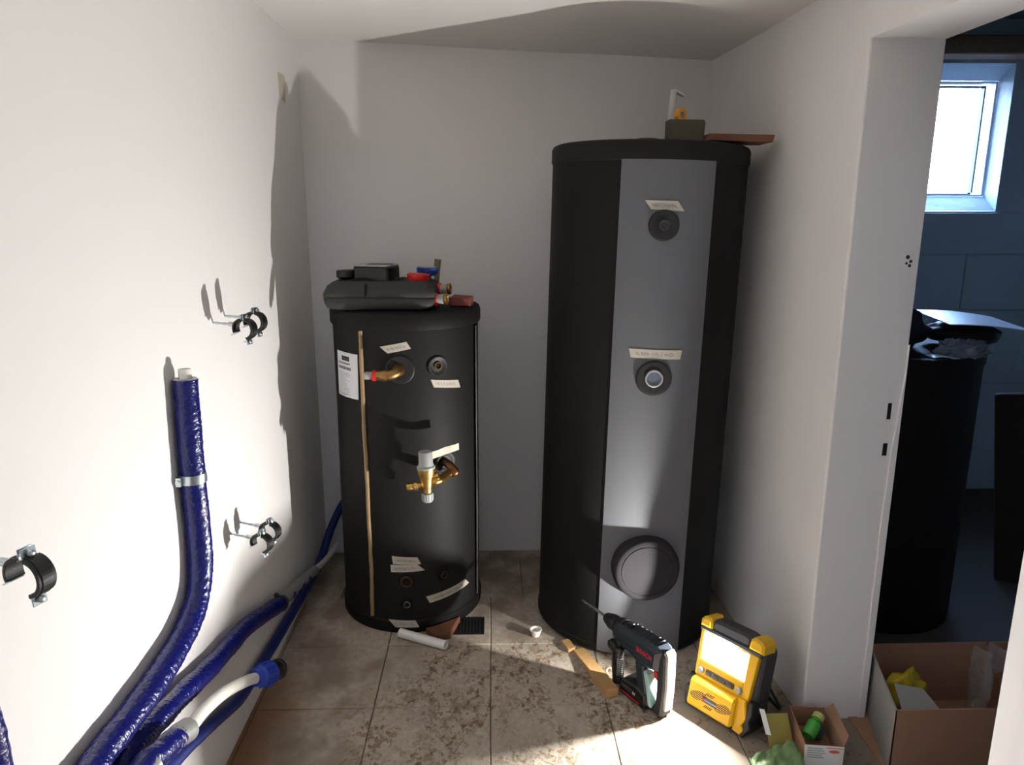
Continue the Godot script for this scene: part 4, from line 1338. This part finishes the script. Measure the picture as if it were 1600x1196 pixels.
# ---------------------------------------------------------------- cordless rotary hammer
func build_drill() -> void:
	var F := Vector3(-0.515, 0, -0.857).normalized()
	var T := Transform3D(Basis(F, Vector3.UP, F.cross(Vector3.UP)), Vector3(0.522, 0.003, -1.945))
	var t := thing("hammer_drill", "cordless hammer drill with long bit standing on the floor before the tall tank", "drill", T)
	# local: x forward, y up, -z the side towards the camera
	var s := mb()
	prism(s, Transform3D.IDENTITY, [Vector2(0.018, 0.150), Vector2(0.10, 0.130), Vector2(0.13, 0.142), Vector2(0.205, 0.160), Vector2(0.222, 0.172), Vector2(0.222, 0.210), Vector2(0.205, 0.220), Vector2(0.09, 0.231), Vector2(0.03, 0.231), Vector2(0.010, 0.220)], 0.072, 0.016)
	var body := obj("body", s, M.navy, t)
	# rubber ribs along the crown
	for k in 7:
		s = mb()
		box(s, Transform3D(Basis(Vector3.BACK, -0.07), Vector3(0.045 + 0.020 * k, 0.2305 - 0.0010 * k, 0.0)), Vector3(0.011, 0.006, 0.046), 0.002)
		obj("crown_rib", s, M.charcoal, body)
	s = mb()
	lathe(s, Transform3D(basis_y(Vector3(0.4, 1, 0)), Vector3(0.165, 0.214, 0)), [Vector2(0, 0), Vector2(0.012, 0), Vector2(0.013, 0.016), Vector2(0.010, 0.019), Vector2(0, 0.019)], 18)
	obj("mode_knob", s, M.black, t)
	for q in [[0.075, 0.188, 0.05, 0.010], [0.075, 0.170, 0.06, 0.006]]:
		s = mb()
		box(s, Transform3D(Basis.IDENTITY, Vector3(q[0] + 0.06, q[1] - 0.006, -0.0365)), Vector3(q[2] * 0.7, q[3] * 0.4, 0.003), 0.001)
		obj("side_vent", s, M.black, body)
	# chuck and bit
	s = mb()
	lathe(s, Transform3D(basis_y(Vector3.RIGHT), Vector3(0.205, 0.193, 0)), [Vector2(0, 0), Vector2(0.031, 0), Vector2(0.031, 0.02), Vector2(0.027, 0.026), Vector2(0.024, 0.030), Vector2(0.026, 0.038), Vector2(0.026, 0.052), Vector2(0.022, 0.066), Vector2(0.016, 0.084), Vector2(0.010, 0.090), Vector2(0, 0.090)], 32)
	obj("chuck", s, M.rubber, t)
	s = mb()
	rod(s, Vector3(0.285, 0.193, 0), Vector3(0.325, 0.193, 0), 0.0048, 12)
	var helix := PackedVector3Array()
	for k in 60:
		helix.append(Vector3(0.325 + 0.095 * k / 59.0, 0.193, 0))
	tube(s, helix, func(l: float, a: float) -> float: return 0.0046 - 0.0013 * maxf(0.0, cos(2.0 * (a - l * 190.0))), 16)
	obj("drill_bit", s, M.steel, t)
	# D handle: grip behind, foot below, teal column in front; trigger inside
	s = mb()
	prism(s, Transform3D.IDENTITY, [Vector2(0.0, 0.012), Vector2(0.008, 0.0), Vector2(0.050, 0.0), Vector2(0.062, 0.020), Vector2(0.040, 0.024), Vector2(0.033, 0.036), Vector2(0.030, 0.09), Vector2(0.032, 0.140), Vector2(0.050, 0.150), Vector2(0.020, 0.205), Vector2(0.008, 0.222), Vector2(-0.006, 0.210), Vector2(-0.008, 0.10)], 0.046, 0.008)
	var grip := obj("grip", s, M.charcoal, t)
	s = mb()
	prism(s, Transform3D.IDENTITY, [Vector2(-0.008, 0.03), Vector2(-0.0005, 0.03), Vector2(0.002, 0.11), Vector2(0.008, 0.218), Vector2(0.0, 0.228), Vector2(-0.011, 0.214), Vector2(-0.0125, 0.11)], 0.036, 0.003)
	obj("grip_back", s, M.grey, grip)
	s = mb()
	prism(s, Transform3D.IDENTITY, [Vector2(0.052, 0.012), Vector2(0.100, 0.012), Vector2(0.104, 0.065), Vector2(0.118, 0.135), Vector2(0.080, 0.140), Vector2(0.070, 0.10)], 0.062, 0.006)
	obj("column", s, M.navy, t)
	s = mb()
	prism(s, Transform3D(Basis.IDENTITY, Vector3(0, 0, -0.004)), [Vector2(0.0405, 0.018), Vector2(0.053, 0.020), Vector2(0.067, 0.08), Vector2(0.078, 0.122), Vector2(0.070, 0.132), Vector2(0.058, 0.122), Vector2(0.046, 0.06)], 0.05, 0.002)
	obj("column_face", s, M.teal, t)
	s = mb()
	prism(s, Transform3D.IDENTITY, [Vector2(0.030, 0.105), Vector2(0.050, 0.112), Vector2(0.055, 0.138), Vector2(0.030, 0.138)], 0.022, 0.002)
	obj("trigger", s, M.red, t)
	# battery
	s = mb()
	prism(s, Transform3D.IDENTITY, [Vector2(0.060, 0.004), Vector2(0.064, -0.002), Vector2(0.172, -0.002), Vector2(0.178, 0.010), Vector2(0.178, 0.038), Vector2(0.165, 0.052), Vector2(0.100, 0.060), Vector2(0.060, 0.050)], 0.074, 0.005)
	var bat := obj("battery", s, M.black, t)
	s = mb()
	box(s, Transform3D(Basis.IDENTITY, Vector3(0.125, 0.010, -0.0372)), Vector3(0.085, 0.005, 0.002), 0.0005)
	obj("red_stripe", s, M.print_red, bat)
	s = mb()
	box(s, Transform3D(Basis.IDENTITY, Vector3(0.140, 0.033, -0.0372)), Vector3(0.055, 0.016, 0.002), 0.0005)
	obj("label_plate", s, M.dark_grey, bat)
	var side := Basis(Vector3.UP, PI)
	text("lettering", "18V", 0.014, Transform3D(side, Vector3(0.112, 0.031, -0.0376)), M.print_white, bat)
	text("logo", "BOSCH", 0.021, Transform3D(side, Vector3(0.072, 0.190, -0.0364)), M.print_red, body)
	# side handle hanging from the collar
	s = mb()
	lathe(s, Transform3D(basis_y(Vector3.RIGHT), Vector3(0.198, 0.188, 0)), [Vector2(0.029, 0), Vector2(0.037, 0), Vector2(0.039, 0.004), Vector2(0.037, 0.018), Vector2(0.029, 0.018)], 32)
	var ring := obj("side_handle", s, M.charcoal, t)
	s = mb()
	tube(s, smooth_path([Vector3(0.206, 0.160, -0.018), Vector3(0.204, 0.140, -0.024), Vector3(0.200, 0.128, -0.026), Vector3(0.197, 0.080, -0.026), Vector3(0.194, 0.030, -0.026), Vector3(0.193, 0.020, -0.026)], 0.004), func(l: float, _a: float) -> float: return 0.016 if l < 0.018 else (0.024 if l < 0.03 else 0.0185 + 0.002 * sin((l - 0.03) * 32.0)), 20)
	obj("handle_grip", s, M.black, ring)
	s = mb()
	for k in 9:
		for m in 4:
			box(s, Transform3D(Basis(Vector3.UP, 0.5), Vector3(0.1965, 0.056 + 0.0068 * k, -0.026)) * Transform3D(Basis(Vector3.UP, -2.9 + 0.27 * m), Vector3.ZERO) * Transform3D(Basis(Vector3.BACK, 0.6), Vector3(0, 0, 0.0195)), Vector3(0.0038, 0.0046, 0.002), 0.0005)
	obj("grip_texture", s, M.light_grey, ring)
	s = mb()
	lathe(s, Transform3D(basis_y(Vector3(-0.1, -0.2, -1)), Vector3(0.212, 0.150, -0.030)), [Vector2(0, 0), Vector2(0.017, 0), Vector2(0.018, 0.014), Vector2(0.012, 0.020), Vector2(0, 0.020)], 20)
	obj("clamp_knob", s, M.rubber, ring)

# ---------------------------------------------------------------- small things on the floor
func build_floor_things() -> void:
	var s := mb()
	var a := Vector3(-0.337, 0.012, -2.410)
	var b := Vector3(-0.165, 0.012, -2.325)
	var T := Transform3D(basis_y(b - a), a)
	lathe(s, T, [Vector2(0.0135, 0.0), Vector2(0.0165, 0.0), Vector2(0.0165, 0.19), Vector2(0.0135, 0.19), Vector2(0.013, 0.182), Vector2(0, 0.182)], 24)
	lathe(s, T, [Vector2(0.0, 0.008), Vector2(0.0135, 0.0)], 24)
	var o := obj("pipe_offcut", s, M.pipe_white)
	o.position.y = 0.0048
	tag(o, "short white pipe offcut lying on the floor before the short tank", "pipe offcut")
	# rusty brown wedge under the short tank
	s = mb()
	prism(s, Transform3D(Basis(Vector3.RIGHT, -PI / 2), Vector3(0, 0.014, 0)), [Vector2(-0.245, 2.425), Vector2(-0.205, 2.375), Vector2(-0.155, 2.39), Vector2(-0.125, 2.50), Vector2(-0.165, 2.472), Vector2(-0.208, 2.442)], 0.026, 0.003)
	tag(obj("wedge", s, M.rust), "rust brown wedge pushed under the front edge of the short tank", "wedge")
	# floor drain grate
	var g := thing("drain_grate", "dark square drain grate in the floor right of the brown wedge", "drain", Transform3D(Basis.IDENTITY, Vector3(-0.092, 0.0, -2.475)))
	s = mb()
	for q in [[-0.058, -0.058, 0.058, -0.048], [-0.058, 0.048, 0.058, 0.058], [-0.058, -0.048, -0.048, 0.048], [0.048, -0.048, 0.058, 0.048]]:
		bx(s, q[0], -0.003, q[1], q[2], 0.0035, q[3], 0.001)
	obj("grate_frame", s, M.black, g)
	s = mb()
	bx(s, -0.05, -0.004, -0.05, 0.05, 0.0012, 0.05, 0.0)
	obj("shaft", s, M.hole, g)
	for k in 8:
		s = mb()
		bx(s, -0.046 + 0.012 * k, 0.0, -0.05, -0.039 + 0.012 * k, 0.003, 0.05, 0.0008)
		obj("grate_bar", s, M.rubber, g)
	# small white cap, open side up
	s = mb()
	lathe(s, Transform3D(Basis.IDENTITY, Vector3(0.153, 0.001, -2.405)), [Vector2(0, 0), Vector2(0.014, 0), Vector2(0.020, 0.022), Vector2(0.022, 0.023), Vector2(0.022, 0.026), Vector2(0.018, 0.026), Vector2(0.013, 0.004), Vector2(0, 0.004)], 28)
	tag(obj("plastic_cup", s, M.pipe_white), "little open white plastic cup on the floor between the two tanks", "cup")
	# wooden shims under the tall tank
	s = mb()
	var e := Vector3(0.297, 0, -2.305)
	var f := Vector3(0.372, 0, -2.045)
	var dd := (f - e)
	var len := dd.length()
	var W := Transform3D(Basis(dd.normalized(), Vector3.UP, dd.normalized().cross(Vector3.UP)), e)
	prism(s, W, [Vector2(0, 0.001), Vector2(len, 0.001), Vector2(len, 0.034), Vector2(len * 0.5, 0.022), Vector2(0.0, 0.010)], 0.042, 0.001)
	tag(obj("wood_shim", s, M.wood), "long wooden wedge poking out from under the tall tank beside the drill", "wedge")
	s = mb()
	prism(s, Transform3D(Basis(Vector3.UP, 0.3), Vector3(0.262, 0.0, -2.325)), [Vector2(-0.012, 0.001), Vector2(0.014, 0.001), Vector2(0.014, 0.018), Vector2(-0.012, 0.014)], 0.06, 0.001)
	tag(obj("wood_shim", s, M.wood), "small pale wooden block under the left foot of the tall tank", "wedge")
	s = mb()
	lathe(s, Transform3D(basis_y(Vector3(-0.5, 0.35, 0.8)), Vector3(0.385, 0.014, -2.165)), [Vector2(0.008, -0.003), Vector2(0.013, -0.003), Vector2(0.013, 0.003), Vector2(0.008, 0.003), Vector2(0.008, -0.003)], 24)
	tag(obj("washer", s, M.pipe_white), "small white ring leaning on the wooden wedge behind the drill handle", "washer")
	# open carton of small parts at the foot of the doorway
	var t := thing("carton", "open white carton of small parts at the foot of the door reveal", "box", Transform3D(Basis(Vector3.UP, -0.13), Vector3(0.918, 0.0, -1.815)))
	var w := 0.052
	var d := 0.085
	var h := 0.068
	for q in [["front_wall", -w, d - 0.003, w, d, M.white], ["rear_wall", -w, -d, w, -d + 0.003, M.cardboard], ["side_wall", -w, -d + 0.003, -w + 0.003, d - 0.003, M.cardboard], ["side_wall", w - 0.003, -d + 0.003, w, d - 0.003, M.cardboard], ["bottom", -w + 0.003, -d + 0.003, w - 0.003, d - 0.003, M.cardboard]]:
		s = mb()
		bx(s, q[1], 0.001, q[2], q[3], 0.004 if q[0] == "bottom" else h, q[4], 0.0006)
		obj(q[0], s, q[5], t)
	s = mb()
	prism(s, Transform3D(Basis(Vector3.BACK, -0.5), Vector3(w, h, 0.0)) * Transform3D(Basis(Vector3.UP, PI / 2), Vector3.ZERO), [Vector2(-0.08, 0), Vector2(0.08, 0), Vector2(0.07, 0.03), Vector2(-0.07, 0.03)], 0.002, 0.0005)
	obj("flap", s, M.cardboard, t)
	s = mb()
	lathe(s, Transform3D(basis_y(Vector3.BACK), Vector3(0.026, 0.052, d - 0.0005)) * Transform3D(Basis.from_scale(Vector3(1.5, 1, 0.55)), Vector3.ZERO), [Vector2(0, 0), Vector2(0.010, 0.0), Vector2(0.009, 0.0012), Vector2(0, 0.0012)], 20)
	obj("red_print", s, mat(col(222, 110, 84), 0.6), t)
	for k in 5:
		s = mb()
		bx(s, -0.045, 0.058 - 0.007 * k, d - 0.0002, -0.005 + 0.004 * (k % 3), 0.0605 - 0.007 * k, d + 0.0005, 0.0)
		obj("print_line", s, M.grey, t)
	s = mb()
	bx(s, 0.004, h - 0.006, d - 0.0002, w - 0.002, h - 0.004, d + 0.0005, 0.0)
	obj("print_line", s, mat(col(214, 90, 84), 0.6), t)
	# green bottle in the carton
	s = mb()
	lathe(s, Transform3D(basis_y(Vector3(0.55, 0.35, -0.5)), Vector3(0.890, 0.045, -1.80)), [Vector2(0, 0), Vector2(0.017, 0.0), Vector2(0.019, 0.004), Vector2(0.019, 0.045), Vector2(0.012, 0.055), Vector2(0.012, 0.058), Vector2(0.015, 0.059), Vector2(0.015, 0.074), Vector2(0, 0.075)], 24)
	var bt := obj("bottle", s, M.green)
	tag(bt, "small green bottle with pale cap lying in the open white carton", "bottle")
	s = mb()
	lathe(s, Transform3D(basis_y(Vector3(0.55, 0.35, -0.5)), Vector3(0.890, 0.045, -1.80)), [Vector2(0.0151, 0.060), Vector2(0.0162, 0.061), Vector2(0.0162, 0.076), Vector2(0.013, 0.079), Vector2(0, 0.079)], 20)
	obj("cap", s, mat(col(190, 196, 120), 0.5), bt)
	s = mb()
	lump(s, Transform3D(Basis.IDENTITY, Vector3(0.936, 0.026, -1.85)), Vector3(0.02, 0.03, 0.03), 0.2, 0.2, 91, 12)
	tag(obj("pouch", s, mat(col(60, 92, 92), 0.6)), "dark teal pouch in the open white carton behind the green bottle", "pouch")
	# olive yellow card standing against the carton, green bag in front
	s = mb()
	prism(s, Transform3D(Basis(Vector3.UP, 0.12) * Basis(Vector3.RIGHT, -0.55), Vector3(0.822, 0.028, -1.825)), [Vector2(-0.038, -0.026), Vector2(0.036, -0.030), Vector2(0.034, 0.058), Vector2(-0.036, 0.062)], 0.003, 0.0008)
	tag(obj("card", s, M.yellow_green), "olive yellow cardboard flap leaning between the lamp and the white carton", "cardboard")
	s = mb()
	sheet(s, func(u: float, v: float) -> Vector3: return Vector3(0.71 + 0.135 * u, 0.004 + 0.030 * u * (0.4 + 0.6 * v) + 0.014 * noise.get_noise_2d(u * 300.0, v * 300.0) + 0.010, -1.76 + 0.15 * (1.0 - v) - 0.03 * u), 26, 26, Vector3(0, 0.0015, 0))
	tag(obj("bag", s, M.green_bag), "crumpled pale green bag on the floor before the white carton", "bag")
	s = mb()
	sheet(s, func(u: float, v: float) -> Vector3: return Vector3(0.766 + 0.014 * u + 0.026 * v * 0.5, 0.098 - 0.062 * v, -1.852 + 0.004 * u + 0.03 * v), 3, 6, Vector3(0, 0, 0.001))
	tag(obj("paper_tag", s, M.white), "narrow white paper tag hanging on the lead behind the lamp", "tag")

# ---------------------------------------------------------------- things in the store room
func build_store_things() -> void:
	var t := thing("water_tank", "black tank in the dark room beyond the doorway with clothes and bags on top", "water tank", Transform3D(Basis.IDENTITY, Vector3(1.49, 0, -2.66)))
	var s := mb()
	lathe(s, Transform3D.IDENTITY, [Vector2(0, 0.0), Vector2(0.285, 0.0), Vector2(0.285, 0.985), Vector2(0, 0.985)], 72)
	obj("body", s, M.foil_dark, t)
	s = mb()
	lathe(s, Transform3D.IDENTITY, [Vector2(0.28, 0.975), Vector2(0.289, 0.976), Vector2(0.291, 0.982), Vector2(0.291, 1.008), Vector2(0.284, 1.016), Vector2(0, 1.017)], 72)
	obj("lid", s, M.foil_dark, t)
	# dark jacket
	s = mb()
	lump(s, Transform3D(Basis(Vector3.UP, 0.2), Vector3(1.425, 1.082, -2.66)), Vector3(0.13, 0.11, 0.14), 0.35, 0.14, 81, 30)
	tag(obj("jacket", s, M.cloth), "crumpled dark blue jacket heaped on the black tank beyond the doorway", "jacket")
	s = mb()
	lump(s, Transform3D(Basis.IDENTITY, Vector3(1.715, 1.065, -2.63)), Vector3(0.125, 0.042, 0.13), 0.15, 0.12, 82, 24)
	tag(obj("folded_cloth", s, M.black), "black folded bag under the white sheet on the tank beyond the doorway", "bag")
	# pale sheet lying on it
	s = mb()
	sheet(s, func(u: float, v: float) -> Vector3: return Vector3(1.585 + 0.27 * u, 1.118 + 0.020 * v + 0.008 * sin(u * 3.0) - 0.022 * u, -2.50 - 0.24 * v + 0.05 * u), 16, 10, Vector3(0, 0.003, 0))
	tag(obj("paper_sheet", s, M.sheet), "pale glossy sheet lying on the black bag in the room beyond the doorway", "sheet")
	# clear plastic bag
	s = mb()
	lump(s, Transform3D(Basis.IDENTITY, Vector3(1.600, 1.035, -2.445)), Vector3(0.080, 0.036, 0.04), 0.7, 0.22, 83, 26)
	tag(obj("plastic_bag", s, mat(col(120, 128, 136), 0.12)), "shiny crumpled plastic bag on the tank rim below the pale sheet", "bag")
	s = mb()
	sheet(s, func(u: float, v: float) -> Vector3: return Vector3(1.48 + 0.09 * u, 1.0205 + 0.004 * sin(u * 5.0), -2.415 + 0.05 * (1.0 - v) * 0.4 - 0.03 * v), 8, 4, Vector3(0, 0.002, 0))
	tag(obj("paper_slip", s, M.sheet), "small pale slip lying on the front rim of the tank beyond the doorway", "paper")
	# big open cardboard box in the doorway
	var b := thing("cardboard_box", "large open brown cardboard box on the floor beyond the doorway", "box", Transform3D(Basis(Vector3.UP, 0.0), Vector3(1.42, 0, -1.855)))
	var x0 := -0.348
	var x1 := 0.24
	var z0 := -0.15
	var z1 := 0.155
	for q in [["front_wall", x0, z1 - 0.005, x1, z1, 0.2], ["rear_wall", x0 + 0.08, z0, x1, z0 + 0.005, 0.205], ["side_wall", x1 - 0.005, z0 + 0.005, x1, z1 - 0.005, 0.2], ["bottom", x0, z0 + 0.005, x1 - 0.005, z1 - 0.005, 0.006]]:
		s = mb()
		bx(s, q[1], 0.001, q[2], q[3], q[5], q[4], 0.001)
		obj(q[0], s, M.cardboard, b)
	s = mb()
	var lw := [Vector3(x0, 0.001, z1), Vector3(x0, 0.2, z1), Vector3(x0 + 0.08, 0.2, z0), Vector3(x0 + 0.08, 0.001, z0)]
	quad(s, lw[0], lw[1], lw[2], lw[3])
	var off := Vector3(0.005, 0, 0)
	quad(s, lw[3] + off, lw[2] + off, lw[1] + off, lw[0] + off)
	quad(s, lw[1], lw[1] + off, lw[2] + off, lw[2])
	quad(s, lw[0], lw[0] + off, lw[1] + off, lw[1])
	obj("side_wall", s, M.grey_card, b)
	s = mb()
	prism(s, Transform3D(Basis(Vector3.RIGHT, -PI / 2 + 0.25), Vector3(x0 + 0.07, 0.175, z1 - 0.03)), [Vector2(-0.04, -0.02), Vector2(0.075, -0.02), Vector2(0.062, 0.07), Vector2(-0.01, 0.09)], 0.004, 0.0008)
	obj("inner_flap", s, M.grey_card, b)
	s = mb()
	lump(s, Transform3D(Basis(Vector3.UP, 0.4), Vector3(1.215, 0.085, -1.90)), Vector3(0.075, 0.085, 0.05), 0.35, 0.16, 84, 18)
	tag(obj("yellow_bag", s, mat(col(196, 170, 30), 0.5)), "yellow plastic packet inside the brown cardboard box beyond the doorway", "packet")
	# transparent wrap sticking out of the box
	s = mb()
	sheet(s, func(u: float, v: float) -> Vector3: return Vector3(1.40 + 0.05 * sin(v * 2.0) * 0.4 + 0.085 * u - 0.035 * (1.0 - v) * u, 0.02 + 0.235 * v, -1.90 + 0.03 * sin(u * 9.0 + v * 6.0) + 0.02 * noise.get_noise_2d(u * 400.0, v * 500.0)), 18, 26, Vector3(0, 0, 0.001))
	tag(obj("plastic_wrap", s, M.film), "clear plastic sleeve standing up out of the brown cardboard box", "plastic wrap")
	# red strap on the store room floor
	s = mb()
	sheet(s, func(u: float, v: float) -> Vector3: return Vector3(1.155 + 0.22 * u, 0.004 + 0.003 * sin(u * 7.0), -1.64 + 0.05 * v + 0.06 * u), 12, 3, Vector3(0, 0.003, 0))
	tag(obj("strap", s, mat(col(120, 30, 28), 0.7)), "dark red strap on the floor in front of the brown cardboard box", "strap")
	# dark shelf board leaning in the corner
	s = mb()
	prism(s, Transform3D(Basis(Vector3.UP, -0.5) * Basis(Vector3.BACK, 0.12), Vector3(2.16, 0.0, -2.75)), rrect(-0.07, 0.0, 0.07, 0.80, 0.01), 0.03, 0.003)
	tag(obj("plank", s, mat(col(44, 36, 30), 0.8)), "dark plank leaning upright right of the tank beyond the doorway", "plank")
